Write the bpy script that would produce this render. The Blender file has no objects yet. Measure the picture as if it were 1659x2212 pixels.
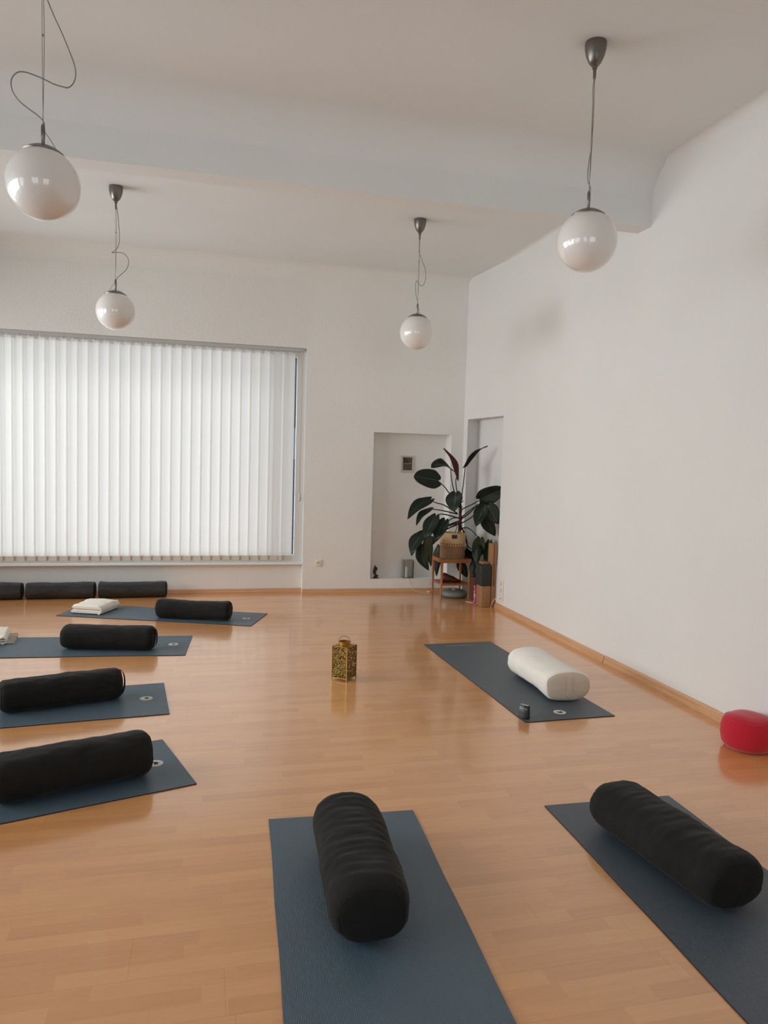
import bpy, bmesh, math, random
from mathutils import Vector, Matrix, noise

S = bpy.context.scene
COL = S.collection
PI = math.pi
random.seed(7)

# ------------------------------------------------------------------ camera
CAM_H = 1.4969
RIGHT = Vector((0.970065, -0.241151, 0.028631))
UP = Vector((-0.011409, 0.072513, 0.997302))
FWD = Vector((0.242576, 0.967775, -0.067591))
cam_data = bpy.data.cameras.new('camera')
cam = bpy.data.objects.new('camera', cam_data)
COL.objects.link(cam)
cam_data.sensor_fit = 'VERTICAL'
cam_data.sensor_height = 36.0
cam_data.lens = 1592.337 / 2212 * 36.0
cam_data.clip_start = 0.05
cam_data.clip_end = 200
m = Matrix((RIGHT, UP, -FWD)).transposed().to_4x4()
m.translation = Vector((0, 0, CAM_H))
cam.matrix_world = m
S.camera = cam

# ------------------------------------------------------------------ colour management and light
S.view_settings.view_transform = 'Standard'
S.view_settings.look = 'None'
S.view_settings.exposure = 0.10
S.view_settings.gamma = 1.0
S.view_settings.use_curve_mapping = False
S.cycles.max_bounces = 12
S.cycles.diffuse_bounces = 7
S.cycles.glossy_bounces = 4
S.cycles.transmission_bounces = 8
S.cycles.transparent_max_bounces = 12
S.cycles.sample_clamp_indirect = 4.0
S.cycles.caustics_reflective = False
S.cycles.caustics_refractive = False
S.cycles.use_denoising = True

world = bpy.data.worlds.new('overcast_sky')
S.world = world
world.use_nodes = True
wn = world.node_tree.nodes
wn['Background'].inputs[0].default_value = (0.72, 0.84, 1.0, 1)
wn['Background'].inputs[1].default_value = 1.2


R12, R28 = math.radians(12), math.radians(28)


def daylight(name, loc, rot, sx, sy, power, col=(1, 1, 1)):
    d = bpy.data.lights.new(name, 'AREA')
    d.shape = 'RECTANGLE'
    d.size = sx
    d.size_y = sy
    d.energy = power
    d.color = col
    o = bpy.data.objects.new(name, d)
    o.location = loc
    o.rotation_euler = rot
    COL.objects.link(o)
    return o


# overcast daylight outside the windows: it comes from the sky, so each source leans downwards
daylight('daylight_street_window', (-0.95, 8.98, 1.40), (PI / 2, 0, PI), 3.7, 2.5, 85, (0.95, 0.98, 0.985))
for yy, pw_ in ((0.55, 44), (3.5, 120), (6.5, 180)):
    daylight('daylight_left_window', (-4.25, yy, 1.95), (0, -PI / 2 + R28, 0), 2.1, 2.8, pw_, (0.975, 0.99, 0.97))
for xx in (-1.9, 1.2):
    daylight('daylight_front_window', (xx, -2.1, 1.95), (PI / 2 - R28, 0, 0), 1.9, 2.1, 29, (0.975, 0.99, 0.97))

# ------------------------------------------------------------------ node helpers


class NT:
    def __init__(self, name):
        self.m = bpy.data.materials.new(name)
        self.m.use_nodes = True
        self.t = self.m.node_tree
        self.n = self.t.nodes
        self.b = self.n['Principled BSDF']
        self.out = self.n['Material Output']

    def add(self, kind, **kw):
        nd = self.n.new(kind)
        for k, v in kw.items():
            setattr(nd, k, v)
        return nd

    def link(self, a, b):
        self.t.links.new(a, b)

    def set(self, **kw):
        for k, v in kw.items():
            self.b.inputs[k.replace('_', ' ')].default_value = v

    def math(self, op, a, b=None, clamp=False):
        nd = self.add('ShaderNodeMath', operation=op)
        nd.use_clamp = clamp
        for i, v in enumerate((a, b)):
            if v is None:
                continue
            if isinstance(v, (int, float)):
                nd.inputs[i].default_value = v
            else:
                self.link(v, nd.inputs[i])
        return nd.outputs[0]

    def coord(self, which='Object', scale=(1, 1, 1)):
        tc = self.add('ShaderNodeTexCoord')
        mp = self.add('ShaderNodeMapping')
        mp.inputs['Scale'].default_value = scale
        self.link(tc.outputs[which], mp.inputs['Vector'])
        return mp.outputs[0]

    def noise(self, vec, scale, detail=4, rough=0.55):
        nd = self.add('ShaderNodeTexNoise')
        nd.inputs['Scale'].default_value = scale
        nd.inputs['Detail'].default_value = detail
        nd.inputs['Roughness'].default_value = rough
        self.link(vec, nd.inputs['Vector'])
        return nd.outputs['Fac']

    def ramp(self, fac, stops):
        nd = self.add('ShaderNodeValToRGB')
        cr = nd.color_ramp
        while len(cr.elements) < len(stops):
            cr.elements.new(0.5)
        for e, (p, c) in zip(cr.elements, stops):
            e.position = p
            e.color = (*c, 1)
        self.link(fac, nd.inputs[0])
        return nd.outputs[0]

    def bump(self, h, strength, dist):
        nd = self.add('ShaderNodeBump')
        nd.inputs['Strength'].default_value = strength
        nd.inputs['Distance'].default_value = dist
        self.link(h, nd.inputs['Height'])
        self.link(nd.outputs[0], self.b.inputs['Normal'])
        return nd


def lin(r, g, b):
    f = lambda c: (c / 255 / 12.92) if c / 255 <= 0.04045 else ((c / 255 + 0.055) / 1.055) ** 2.4
    return (f(r), f(g), f(b))


def plain(name, col, rough=0.6, metal=0.0, coat=0.0, bump=None, var=0.0, spec=0.5, sheen=0.0):
    t = NT(name)
    t.set(Base_Color=(*col, 1), Roughness=rough, Metallic=metal)
    t.b.inputs['Coat Weight'].default_value = coat
    t.b.inputs['Coat Roughness'].default_value = 0.04
    t.b.inputs['Specular IOR Level'].default_value = spec
    if sheen:
        t.b.inputs['Sheen Weight'].default_value = sheen
        t.b.inputs['Sheen Roughness'].default_value = 0.5
    v = t.coord()
    if var:
        f = t.noise(v, var_scale.get(name, 12), 5)
        c = t.ramp(f, [(0.3, tuple(x * (1 - var) for x in col)), (0.7, tuple(min(1, x * (1 + var)) for x in col))])
        t.link(c, t.b.inputs['Base Color'])
    if bump:
        sc, st, di = bump
        t.bump(t.noise(v, sc, 6), st, di)
    return t.m


var_scale = {}

# ------------------------------------------------------------------ materials
M = {}


def wall_material(name, col, sc=70, st=0.35, di=0.004):
    t = NT(name)
    t.set(Base_Color=(*col, 1), Roughness=0.85)
    t.b.inputs['Specular IOR Level'].default_value = 0.25
    v = t.coord()
    big = t.noise(v, 1.1, 3)
    c = t.ramp(big, [(0.25, tuple(x * 0.97 for x in col)), (0.75, tuple(min(1, x * 1.02) for x in col))])
    t.link(c, t.b.inputs['Base Color'])
    a = t.noise(v, sc, 5, 0.6)
    b = t.noise(v, sc * 0.3, 3, 0.5)
    h = t.math('ADD', a, t.math('MULTIPLY', b, 0.6))
    t.bump(h, st, di)
    return t.m


M['wall'] = wall_material('painted_wall', (0.735, 0.738, 0.722), 60, 0.25, 0.003)
M['rough_wall'] = wall_material('rough_plaster_wall', (0.805, 0.81, 0.79), 42, 0.5, 0.006)
M['ceiling'] = wall_material('ceiling_paint', (0.768, 0.80, 0.80), 60, 0.2, 0.003)
M['beam'] = wall_material('beam_paint', (0.768, 0.80, 0.80), 60, 0.2, 0.003)


def floor_material():
    t = NT('beech_floor')
    tc = t.add('ShaderNodeTexCoord')
    sep = t.add('ShaderNodeSeparateXYZ')
    t.link(tc.outputs['Object'], sep.inputs[0])
    X, Y = sep.outputs[0], sep.outputs[1]
    W_ = 0.064
    row = t.math('FLOOR', t.math('DIVIDE', Y, W_))
    board = t.math('FLOOR', t.math('DIVIDE', Y, W_ * 3))
    wn1 = t.add('ShaderNodeTexWhiteNoise', noise_dimensions='1D')
    t.link(row, wn1.inputs['W'])
    shift = t.math('MULTIPLY', wn1.outputs['Value'], 7.3)
    xs = t.math('ADD', t.math('DIVIDE', X, 0.40), shift)
    colm = t.math('FLOOR', xs)
    comb = t.add('ShaderNodeCombineXYZ')
    t.link(row, comb.inputs[0])
    t.link(colm, comb.inputs[1])
    wn2 = t.add('ShaderNodeTexWhiteNoise', noise_dimensions='3D')
    t.link(comb.outputs[0], wn2.inputs['Vector'])
    rnd = wn2.outputs['Value']
    # grain
    gx = t.math('ADD', t.math('MULTIPLY', X, 2.4), t.math('MULTIPLY', rnd, 50))
    gy = t.math('MULTIPLY', Y, 26)
    gv = t.add('ShaderNodeCombineXYZ')
    t.link(gx, gv.inputs[0])
    t.link(gy, gv.inputs[1])
    g1 = t.noise(gv.outputs[0], 1.6, 6, 0.6)
    gx2 = t.math('ADD', t.math('MULTIPLY', X, 4.0), t.math('MULTIPLY', rnd, 31))
    gv2 = t.add('ShaderNodeCombineXYZ')
    t.link(gx2, gv2.inputs[0])
    t.link(t.math('MULTIPLY', Y, 140), gv2.inputs[1])
    g2 = t.noise(gv2.outputs[0], 1.0, 3, 0.6)
    # cathedral figure: banded noise
    gv3 = t.add('ShaderNodeCombineXYZ')
    t.link(t.math('ADD', t.math('MULTIPLY', X, 1.1), t.math('MULTIPLY', rnd, 17)), gv3.inputs[0])
    t.link(t.math('MULTIPLY', Y, 9), gv3.inputs[1])
    g3 = t.noise(gv3.outputs[0], 1.5, 2, 0.4)
    bands = t.math('FRACT', t.math('MULTIPLY', g3, 9))
    bands = t.math('POWER', bands, 6)
    f = t.math('ADD', t.math('MULTIPLY', rnd, 0.42), t.math('MULTIPLY', g1, 0.60))
    f = t.math('ADD', f, t.math('MULTIPLY', g2, 0.18))
    f = t.math('ADD', f, t.math('MULTIPLY', bands, 0.09))
    f = t.math('SUBTRACT', f, 0.12, clamp=True)
    c = t.ramp(f, [(0.10, (0.720, 0.362, 0.138)), (0.42, (0.675, 0.322, 0.118)), (0.70, (0.615, 0.278, 0.100)), (1.0, (0.520, 0.216, 0.078))])
    # seams
    fy = t.math('FRACT', t.math('DIVIDE', Y, W_ * 3))
    s1 = t.math('LESS_THAN', fy, 0.008)
    wb = t.add('ShaderNodeTexWhiteNoise', noise_dimensions='1D')
    t.link(board, wb.inputs['W'])
    fx = t.math('FRACT', t.math('ADD', t.math('DIVIDE', X, 1.29), t.math('MULTIPLY', wb.outputs['Value'], 5.7)))
    s2 = t.math('LESS_THAN', fx, 0.0012)
    seam = t.math('MAXIMUM', s1, s2)
    mix = t.add('ShaderNodeMixRGB', blend_type='MULTIPLY')
    mix.inputs['Color2'].default_value = (0.62, 0.55, 0.5, 1)
    t.link(t.math('MULTIPLY', seam, 0.6), mix.inputs['Fac'])
    t.link(c, mix.inputs['Color1'])
    t.link(mix.outputs[0], t.b.inputs['Base Color'])
    r = t.math('ADD', t.math('MULTIPLY', g1, 0.10), 0.30)
    t.link(r, t.b.inputs['Roughness'])
    t.b.inputs['Specular IOR Level'].default_value = 0.5
    t.b.inputs['Coat Weight'].default_value = 1.0
    t.b.inputs['Coat Roughness'].default_value = 0.13
    t.b.inputs['Coat IOR'].default_value = 1.70
    nd = t.bump(t.math('ADD', t.math('MULTIPLY', seam, -1.0), t.math('MULTIPLY', g2, 0.10)), 0.25, 0.0015)
    return t.m


M['floor'] = floor_material()


def wood(name, c1, c2, rough=0.45, scale=(1, 1, 1), ns=9):
    t = NT(name)
    t.set(Roughness=rough)
    v = t.coord('Object', scale)
    f = t.noise(v, ns, 6, 0.6)
    t.link(t.ramp(f, [(0.3, c1), (0.7, c2)]), t.b.inputs['Base Color'])
    t.bump(f, 0.15, 0.001)
    return t.m


M['skirting'] = wood('beech_skirting', lin(192, 146, 106), lin(210, 166, 126), 0.4, (0.6, 0.6, 14), 5)
M['skirting_y'] = M['skirting']
M['stool'] = wood('oak_stool', lin(160, 98, 52), lin(186, 124, 72), 0.45, (6, 6, 1), 9)
M['stool_flat'] = wood('oak_shelf', lin(150, 90, 50), lin(178, 115, 68), 0.4, (1, 8, 1), 6)


def cork():
    t = NT('cork')
    t.set(Roughness=0.85)
    v = t.coord()
    a = t.noise(v, 220, 4, 0.7)
    t.link(t.ramp(a, [(0.3, lin(108, 76, 50)), (0.5, lin(152, 112, 78)), (0.75, lin(176, 136, 98))]), t.b.inputs['Base Color'])
    t.bump(a, 0.4, 0.002)
    return t.m


M['cork'] = cork()
M['white_pvc'] = plain('white_pvc', (0.86, 0.88, 0.88), 0.3)
M['outlet'] = plain('ivory_plastic', lin(232, 226, 212), 0.35)
M['outlet_dark'] = plain('socket_hole', (0.10, 0.09, 0.08), 0.5)
M['rail'] = plain('aluminium_rail', (0.50, 0.50, 0.49), 0.45, 0.2)
M['weight'] = plain('beige_pocket', lin(206, 198, 184), 0.8)
M['hanger'] = plain('clear_hanger', (0.8, 0.8, 0.78), 0.4)
M['steel'] = plain('brushed_steel', (0.20, 0.185, 0.165), 0.34, 0.9)
M['wire'] = plain('grey_wire', (0.17, 0.155, 0.135), 0.5, 0.3)
M['cable_grey'] = plain('clear_grey_cable', (0.24, 0.22, 0.19), 0.4)
M['black_plastic'] = plain('black_plastic', (0.009, 0.009, 0.010), 0.35)
M['silver'] = plain('silver_strip', (0.62, 0.63, 0.66), 0.25, 0.9)
M['grey_print'] = plain('grey_print', (0.10, 0.10, 0.10), 0.5)
M['cream_cable'] = plain('cream_cable', lin(236, 222, 190), 0.5)
M['building'] = plain('dark_render', (0.05, 0.06, 0.075), 0.8, var=0.3)
M['frame_silver'] = plain('silver_frame', (0.60, 0.585, 0.565), 0.35, 0.3)
M['tan_panel'] = plain('tan_panel', lin(214, 206, 190), 0.7)


def opal():
    t = NT('opal_glass')
    t.set(Base_Color=(0.78, 0.765, 0.735, 1), Roughness=0.35)
    t.b.inputs['Coat Weight'].default_value = 1.0
    t.b.inputs['Coat Roughness'].default_value = 0.015
    t.b.inputs['Coat IOR'].default_value = 1.6
    t.b.inputs['Subsurface Weight'].default_value = 0.25
    t.b.inputs['Subsurface Radius'].default_value = (0.06, 0.06, 0.06)
    v = t.coord()
    t.bump(t.noise(v, 9, 2), 0.02, 0.01)
    return t.m


M['opal'] = opal()


def fabric(name, col, rough=0.9, weave=900, sheen=0.25, wr=(9, 0.5, 0.012), fade=0.25):
    t = NT(name)
    t.set(Roughness=rough)
    t.b.inputs['Specular IOR Level'].default_value = 0.25
    t.b.inputs['Sheen Weight'].default_value = sheen
    t.b.inputs['Sheen Roughness'].default_value = 0.45
    v = t.coord()
    f = t.noise(v, 6, 5, 0.6)
    t.link(t.ramp(f, [(0.3, tuple(x * (1 - fade) for x in col)), (0.7, tuple(min(1, x * (1 + fade)) for x in col))]), t.b.inputs['Base Color'])
    a = t.noise(v, wr[0], 4, 0.5)
    b = t.noise(v, weave, 2, 0.5)
    t.bump(t.math('ADD', a, t.math('MULTIPLY', b, 0.03)), wr[1], wr[2])
    return t.m


M['black_cotton'] = fabric('black_cotton', (0.012, 0.0115, 0.0105), sheen=0.06)
M['black_leather'] = fabric('black_satin_cotton', (0.017, 0.018, 0.019), 0.40, sheen=0.05)
M['black_leather'].node_tree.nodes['Principled BSDF'].inputs['Specular IOR Level'].default_value = 0.5
M['black_panel'] = fabric('black_cotton_panel', (0.009, 0.009, 0.0085), sheen=0.04)
M['cream_cotton'] = fabric('cream_cotton', lin(234, 229, 219), sheen=0.1, fade=0.03, wr=(8, 0.3, 0.008))
M['cream_panel'] = fabric('cream_cotton_panel', lin(206, 193, 174), sheen=0.1, fade=0.03, wr=(8, 0.2, 0.005))
M['red_cotton'] = fabric('red_cotton', lin(190, 30, 50), sheen=0.35, fade=0.10, wr=(10, 0.4, 0.01))
M['blanket'] = fabric('white_blanket', lin(232, 226, 214), sheen=0.1, fade=0.03, wr=(14, 0.5, 0.008))
M['brown_leather'] = fabric('dark_red_brown_leather', lin(78, 42, 34), 0.5, sheen=0.0, fade=0.35, wr=(30, 0.6, 0.01))
M['disc'] = plain('grey_vinyl', lin(120, 128, 124), 0.5, bump=(60, 0.1, 0.002))
M['dark_wood'] = plain('dark_carved_wood', lin(46, 26, 20), 0.45, bump=(90, 0.3, 0.002))


def mat_material(name, col, amp):
    t = NT(name)
    t.set(Roughness=0.42)
    t.b.inputs['Specular IOR Level'].default_value = 0.62
    tc = t.add('ShaderNodeTexCoord')
    sep = t.add('ShaderNodeSeparateXYZ')
    t.link(tc.outputs['Object'], sep.inputs[0])
    wy = t.math('SINE', t.math('MULTIPLY', sep.outputs[1], 2 * PI / 0.0046))
    wx = t.math('SINE', t.math('MULTIPLY', sep.outputs[0], 2 * PI / 0.0052))
    h = t.math('ADD', t.math('MULTIPLY', wy, 0.5), t.math('MULTIPLY', wx, 0.16))
    f = t.math('ADD', t.math('MULTIPLY', h, 0.5), 0.5, clamp=True)
    c = t.ramp(f, [(0.15, tuple(x * (1 - amp) for x in col)), (0.85, tuple(x * (1 + amp) for x in col))])
    t.link(c, t.b.inputs['Base Color'])
    t.bump(h, 0.5, 0.0016)
    return t.m


M['mat'] = mat_material('ribbed_rubber_mat', (0.070, 0.112, 0.148), 0.42)
M['mat_plain'] = mat_material('fine_rubber_mat', (0.064, 0.086, 0.108), 0.12)
M['mat_edge'] = plain('mat_cut_edge', (0.022, 0.014, 0.020), 0.8)
M['logo_white'] = plain('mat_print_white', (0.60, 0.60, 0.56), 0.6)
M['logo_dark'] = plain('mat_print_dark', (0.045, 0.055, 0.06), 0.6)
M['text_print'] = plain('mat_text_print', (0.36, 0.38, 0.39), 0.6)


def blind_material():
    t = NT('blind_fabric')
    n = t.n
    n.remove(t.b)
    d = t.add('ShaderNodeBsdfDiffuse')
    tr = t.add('ShaderNodeBsdfTranslucent')
    d.inputs[0].default_value = (0.86, 0.86, 0.84, 1)
    tr.inputs[0].default_value = (0.90, 0.90, 0.89, 1)
    mx = t.add('ShaderNodeMixShader')
    mx.inputs[0].default_value = 0.5
    v = t.coord('Object', (1, 1, 1))
    f = t.noise(v, 300, 2)
    bp = t.add('ShaderNodeBump')
    bp.inputs['Strength'].default_value = 0.1
    bp.inputs['Distance'].default_value = 0.001
    t.link(f, bp.inputs['Height'])
    t.link(bp.outputs[0], d.inputs['Normal'])
    t.link(d.outputs[0], mx.inputs[1])
    t.link(tr.outputs[0], mx.inputs[2])
    t.link(mx.outputs[0], t.out.inputs[0])
    return t.m


M['blind'] = blind_material()


def pane_material(name, tint=(1, 1, 1), extra=0.0, frost=0.0):
    t = NT(name)
    t.n.remove(t.b)
    tr = t.add('ShaderNodeBsdfTransparent')
    tr.inputs[0].default_value = (*tint, 1)
    gl = t.add('ShaderNodeBsdfGlossy')
    gl.inputs['Roughness'].default_value = 0.02
    fr = t.add('ShaderNodeFresnel')
    fr.inputs[0].default_value = 1.5
    mx = t.add('ShaderNodeMixShader')
    t.link(fr.outputs[0], mx.inputs[0])
    t.link(tr.outputs[0], mx.inputs[1])
    t.link(gl.outputs[0], mx.inputs[2])
    last = mx
    if frost:
        df = t.add('ShaderNodeBsdfDiffuse')
        df.inputs[0].default_value = (0.78, 0.84, 0.78, 1)
        mx2 = t.add('ShaderNodeMixShader')
        mx2.inputs[0].default_value = frost
        t.link(mx.outputs[0], mx2.inputs[1])
        t.link(df.outputs[0], mx2.inputs[2])
        last = mx2
    t.link(last.outputs[0], t.out.inputs[0])
    return t.m


M['pane'] = pane_material('window_glass')
M['green_glass'] = pane_material('green_tinted_glass', (0.985, 0.995, 0.988), frost=0.05)
M['frosted_tube'] = plain('frosted_tube', (0.74, 0.78, 0.72), 0.4)


def brass():
    t = NT('hammered_brass')
    t.set(Metallic=0.85, Roughness=0.33)
    v = t.coord()
    f = t.noise(v, 210, 3, 0.6)
    t.link(t.ramp(f, [(0.40, lin(52, 36, 14)), (0.50, lin(150, 116, 48)), (0.66, lin(226, 196, 108))]), t.b.inputs['Base Color'])
    t.bump(f, 1.0, 0.004)
    return t.m


M['brass_lace'] = brass()
M['brass'] = plain('plain_brass', lin(168, 126, 60), 0.35, 0.85, bump=(60, 0.2, 0.002))


def leaf_material(name, c1, c2, rough=0.42, vein=0.5):
    t = NT(name)
    t.set(Roughness=rough)
    uv = t.add('ShaderNodeTexCoord')
    sep = t.add('ShaderNodeSeparateXYZ')
    t.link(uv.outputs['UV'], sep.inputs[0])
    s = t.math('ABSOLUTE', t.math('SUBTRACT', sep.outputs[0], 0.5))
    mid = t.math('LESS_THAN', s, 0.022)
    w = t.math('SINE', t.math('MULTIPLY', t.math('SUBTRACT', sep.outputs[1], t.math('MULTIPLY', s, 0.55)), 110))
    w = t.math('POWER', t.math('MAXIMUM', w, 0.0), 10)
    f = t.math('MAXIMUM', t.math('MULTIPLY', w, vein * 0.35), t.math('MULTIPLY', mid, vein))
    t.link(t.ramp(f, [(0.0, c1), (1.0, c2)]), t.b.inputs['Base Color'])
    t.bump(w, 0.35, -0.002)
    return t.m


M['leaf_g'] = leaf_material('dark_green_leaf', (0.011, 0.026, 0.015), (0.14, 0.19, 0.09), 0.40)
M['leaf_o'] = leaf_material('olive_leaf', (0.034, 0.044, 0.014), (0.07, 0.09, 0.03), 0.5, 0.4)
M['leaf_k'] = leaf_material('black_green_leaf', (0.016, 0.016, 0.014), (0.03, 0.03, 0.025), 0.45, 0.3)
M['leaf_r'] = leaf_material('red_new_leaf', (0.150, 0.034, 0.018), (0.25, 0.08, 0.04), 0.45, 0.4)
M['leaf_b'] = leaf_material('bright_green_leaf', (0.014, 0.080, 0.010), (0.06, 0.16, 0.03), 0.4, 0.4)
M['petiole'] = plain('dark_petiole', (0.012, 0.010, 0.009), 0.45)
M['trunk'] = plain('brown_stem', (0.045, 0.018, 0.013), 0.7, var=0.6, bump=(60, 0.8, 0.006))
M['soil'] = plain('dark_soil', (0.012, 0.010, 0.008), 0.95, bump=(50, 0.8, 0.01))
M['orange'] = plain('orange_tag', lin(196, 128, 20), 0.5)
M['stake'] = plain('bamboo_stake', lin(150, 88, 46), 0.6)


def woven(name, c1, c2, sx, sz):
    t = NT(name)
    t.set(Roughness=0.85)
    tc = t.add('ShaderNodeTexCoord')
    sep = t.add('ShaderNodeSeparateXYZ')
    t.link(tc.outputs['Object'], sep.inputs[0])
    ang = t.math('ARCTAN2', sep.outputs[1], sep.outputs[0])
    nz = t.noise(tc.outputs['Object'], 60, 4, 0.6)
    w1 = t.math('SINE', t.math('ADD', t.math('MULTIPLY', sep.outputs[2], sz), t.math('MULTIPLY', nz, 3.0)))
    w2 = t.math('SINE', t.math('MULTIPLY', ang, sx))
    h = t.math('ADD', t.math('MULTIPLY', w1, 0.35), t.math('MULTIPLY', w2, 0.15))
    f = t.math('ADD', t.math('MULTIPLY', h, 0.6), t.math('MULTIPLY', nz, 0.9), clamp=True)
    t.link(t.ramp(f, [(0.2, c1), (0.75, c2)]), t.b.inputs['Base Color'])
    t.bump(h, 0.8, 0.004)
    return t.m


M['seagrass'] = woven('seagrass_weave', lin(116, 84, 58), lin(186, 150, 114), 50, 620)
M['cream_weave'] = woven('cream_rope_weave', lin(212, 180, 138), lin(236, 208, 168), 60, 700)
M['tassel'] = plain('cream_tassel', lin(232, 204, 172), 0.85)


def pink_pattern():
    t = NT('pink_pattern')
    t.set(Roughness=0.5)
    v = t.coord()
    f = t.noise(v, 55, 3, 0.5)
    t.link(t.ramp(f, [(0.44, lin(206, 26, 122)), (0.52, lin(226, 110, 180)), (0.60, lin(236, 214, 226))]), t.b.inputs['Base Color'])
    return t.m


M['pink'] = pink_pattern()


def photo_print():
    t = NT('sepia_photo')
    t.set(Roughness=0.35)
    v = t.coord('Object', (1, 1, 1))
    sep = t.add('ShaderNodeSeparateXYZ')
    t.link(v, sep.inputs[0])
    # dark hillside over a lighter ground
    ed = t.math('SUBTRACT', t.math('MULTIPLY', sep.outputs[0], -1.3), sep.outputs[2])
    ed = t.math('ADD', ed, t.math('MULTIPLY', t.noise(v, 30, 4), 0.05))
    a = t.math('GREATER_THAN', t.math('ADD', sep.outputs[2], t.math('MULTIPLY', t.noise(v, 40, 3), 0.02)), 0.012)
    b = t.math('LESS_THAN', t.math('ADD', sep.outputs[2], t.math('MULTIPLY', sep.outputs[0], 1.1)), 0.045)
    hill = t.math('MULTIPLY', a, b)
    n2 = t.math('MULTIPLY', t.noise(v, 60, 4), 0.5)
    f = t.math('ADD', t.math('MULTIPLY', hill, -0.35), t.math('ADD', n2, 0.25), clamp=True)
    t.link(t.ramp(f, [(0.05, lin(34, 26, 20)), (0.5, lin(84, 72, 60)), (0.9, lin(120, 106, 92))]), t.b.inputs['Base Color'])
    return t.m


M['photo'] = photo_print()
M['print_white'] = plain('white_lettering', lin(196, 186, 174), 0.6)
M['planter'] = plain('brown_planter', lin(92, 62, 46), 0.7)

# ------------------------------------------------------------------ mesh helpers


def obj(name, bm, mat, parent=None, smooth=False, loc=None, rot=None):
    me = bpy.data.meshes.new(name)
    bm.normal_update()
    bm.to_mesh(me)
    bm.free()
    if mat is not None:
        for mm in (mat if isinstance(mat, (list, tuple)) else [mat]):
            me.materials.append(mm)
    if smooth:
        for p in me.polygons:
            p.use_smooth = True
        if smooth == 'auto':
            me.set_sharp_from_angle(angle=math.radians(40))
    o = bpy.data.objects.new(name, me)
    COL.objects.link(o)
    if parent is not None:
        o.parent = parent
    if loc is not None:
        o.location = loc
    if rot is not None:
        o.rotation_euler = rot
    return o


def thing(name, label, cat, loc=(0, 0, 0), rz=0.0, group=None):
    o = bpy.data.objects.new(name, None)
    o.empty_display_size = 0.1
    COL.objects.link(o)
    o.location = loc
    o.rotation_euler = (0, 0, rz)
    return tag(o, label, cat, group)


def tag(o, label, cat, group=None):
    o['label'] = label
    o['category'] = cat
    if group:
        o['group'] = group
    return o


def struct(o):
    o['kind'] = 'structure'
    return o


def box(bm, x0, x1, y0, y1, z0, z1, mi=0):
    vs = [bm.verts.new(p) for p in ((x0, y0, z0), (x1, y0, z0), (x1, y1, z0), (x0, y1, z0), (x0, y0, z1), (x1, y0, z1), (x1, y1, z1), (x0, y1, z1))]
    for f in ((0, 3, 2, 1), (4, 5, 6, 7), (0, 1, 5, 4), (1, 2, 6, 5), (2, 3, 7, 6), (3, 0, 4, 7)):
        fc = bm.faces.new([vs[i] for i in f])
        fc.material_index = mi
    return vs


def quadprism(bm, pts, z0, z1):
    a = [bm.verts.new((x, y, z0)) for x, y in pts]
    b = [bm.verts.new((x, y, z1)) for x, y in pts]
    n = len(pts)
    bm.faces.new(a[::-1])
    bm.faces.new(b)
    for i in range(n):
        bm.faces.new((a[i], a[(i + 1) % n], b[(i + 1) % n], b[i]))


def fix(bm):
    bmesh.ops.recalc_face_normals(bm, faces=bm.faces)
    return bm


def bevel(bm, w, seg=2):
    bmesh.ops.bevel(bm, geom=list(bm.edges), offset=w, segments=seg, profile=0.5, affect='EDGES')
    return bm


def lathe(bm, prof, n=40, cx=0, cy=0, cap=True):
    rings = []
    for r, z in prof:
        if r < 1e-5:
            rings.append([bm.verts.new((cx, cy, z))])
        else:
            rings.append([bm.verts.new((cx + r * math.cos(2 * PI * i / n), cy + r * math.sin(2 * PI * i / n), z)) for i in range(n)])
    for a, b in zip(rings, rings[1:]):
        for i in range(n):
            j = (i + 1) % n
            if len(a) == 1 and len(b) == 1:
                continue
            if len(a) == 1:
                bm.faces.new((a[0], b[j], b[i]))
            elif len(b) == 1:
                bm.faces.new((a[i], a[j], b[0]))
            else:
                bm.faces.new((a[i], a[j], b[j], b[i]))
    if cap:
        for rg in (rings[0], rings[-1]):
            if len(rg) > 1:
                bm.faces.new(rg)
    return fix(bm)


def catmull(pts, k=6):
    pts = [Vector(p) for p in pts]
    if len(pts) < 3:
        return pts
    P = [2 * pts[0] - pts[1]] + pts + [2 * pts[-1] - pts[-2]]
    out = []
    for i in range(1, len(P) - 2):
        for j in range(k):
            t = j / k
            a, b, c, d = P[i - 1], P[i], P[i + 1], P[i + 2]
            out.append(0.5 * ((2 * b) + (c - a) * t + (2 * a - 5 * b + 4 * c - d) * t * t + (3 * b - a - 3 * c + d) * t ** 3))
    out.append(pts[-1])
    return out


def tube(bm, pts, r, n=8, k=6, smooth=True, cap=True):
    if smooth:
        pts = catmull(pts, k)
    pts = [Vector(p) for p in pts]
    rs = r if callable(r) else (lambda t: r)
    prev = None
    rings = []
    up = None
    for i, p in enumerate(pts):
        d = (pts[min(i + 1, len(pts) - 1)] - pts[max(i - 1, 0)])
        if d.length < 1e-9:
            d = Vector((0, 0, 1))
        d.normalize()
        if up is None:
            up = Vector((0, 0, 1)) if abs(d.z) < 0.9 else Vector((1, 0, 0))
        s = d.cross(up)
        if s.length < 1e-6:
            s = d.cross(Vector((0, 1, 0)))
        s.normalize()
        up = s.cross(d).normalized()
        rr = rs(i / (len(pts) - 1))
        rings.append([bm.verts.new(p + (s * math.cos(2 * PI * j / n) + up * math.sin(2 * PI * j / n)) * rr) for j in range(n)])
    for a, b in zip(rings, rings[1:]):
        for j in range(n):
            bm.faces.new((a[j], a[(j + 1) % n], b[(j + 1) % n], b[j]))
    if cap:
        bm.faces.new(rings[0])
        bm.faces.new(rings[-1])
    return fix(bm)


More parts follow.
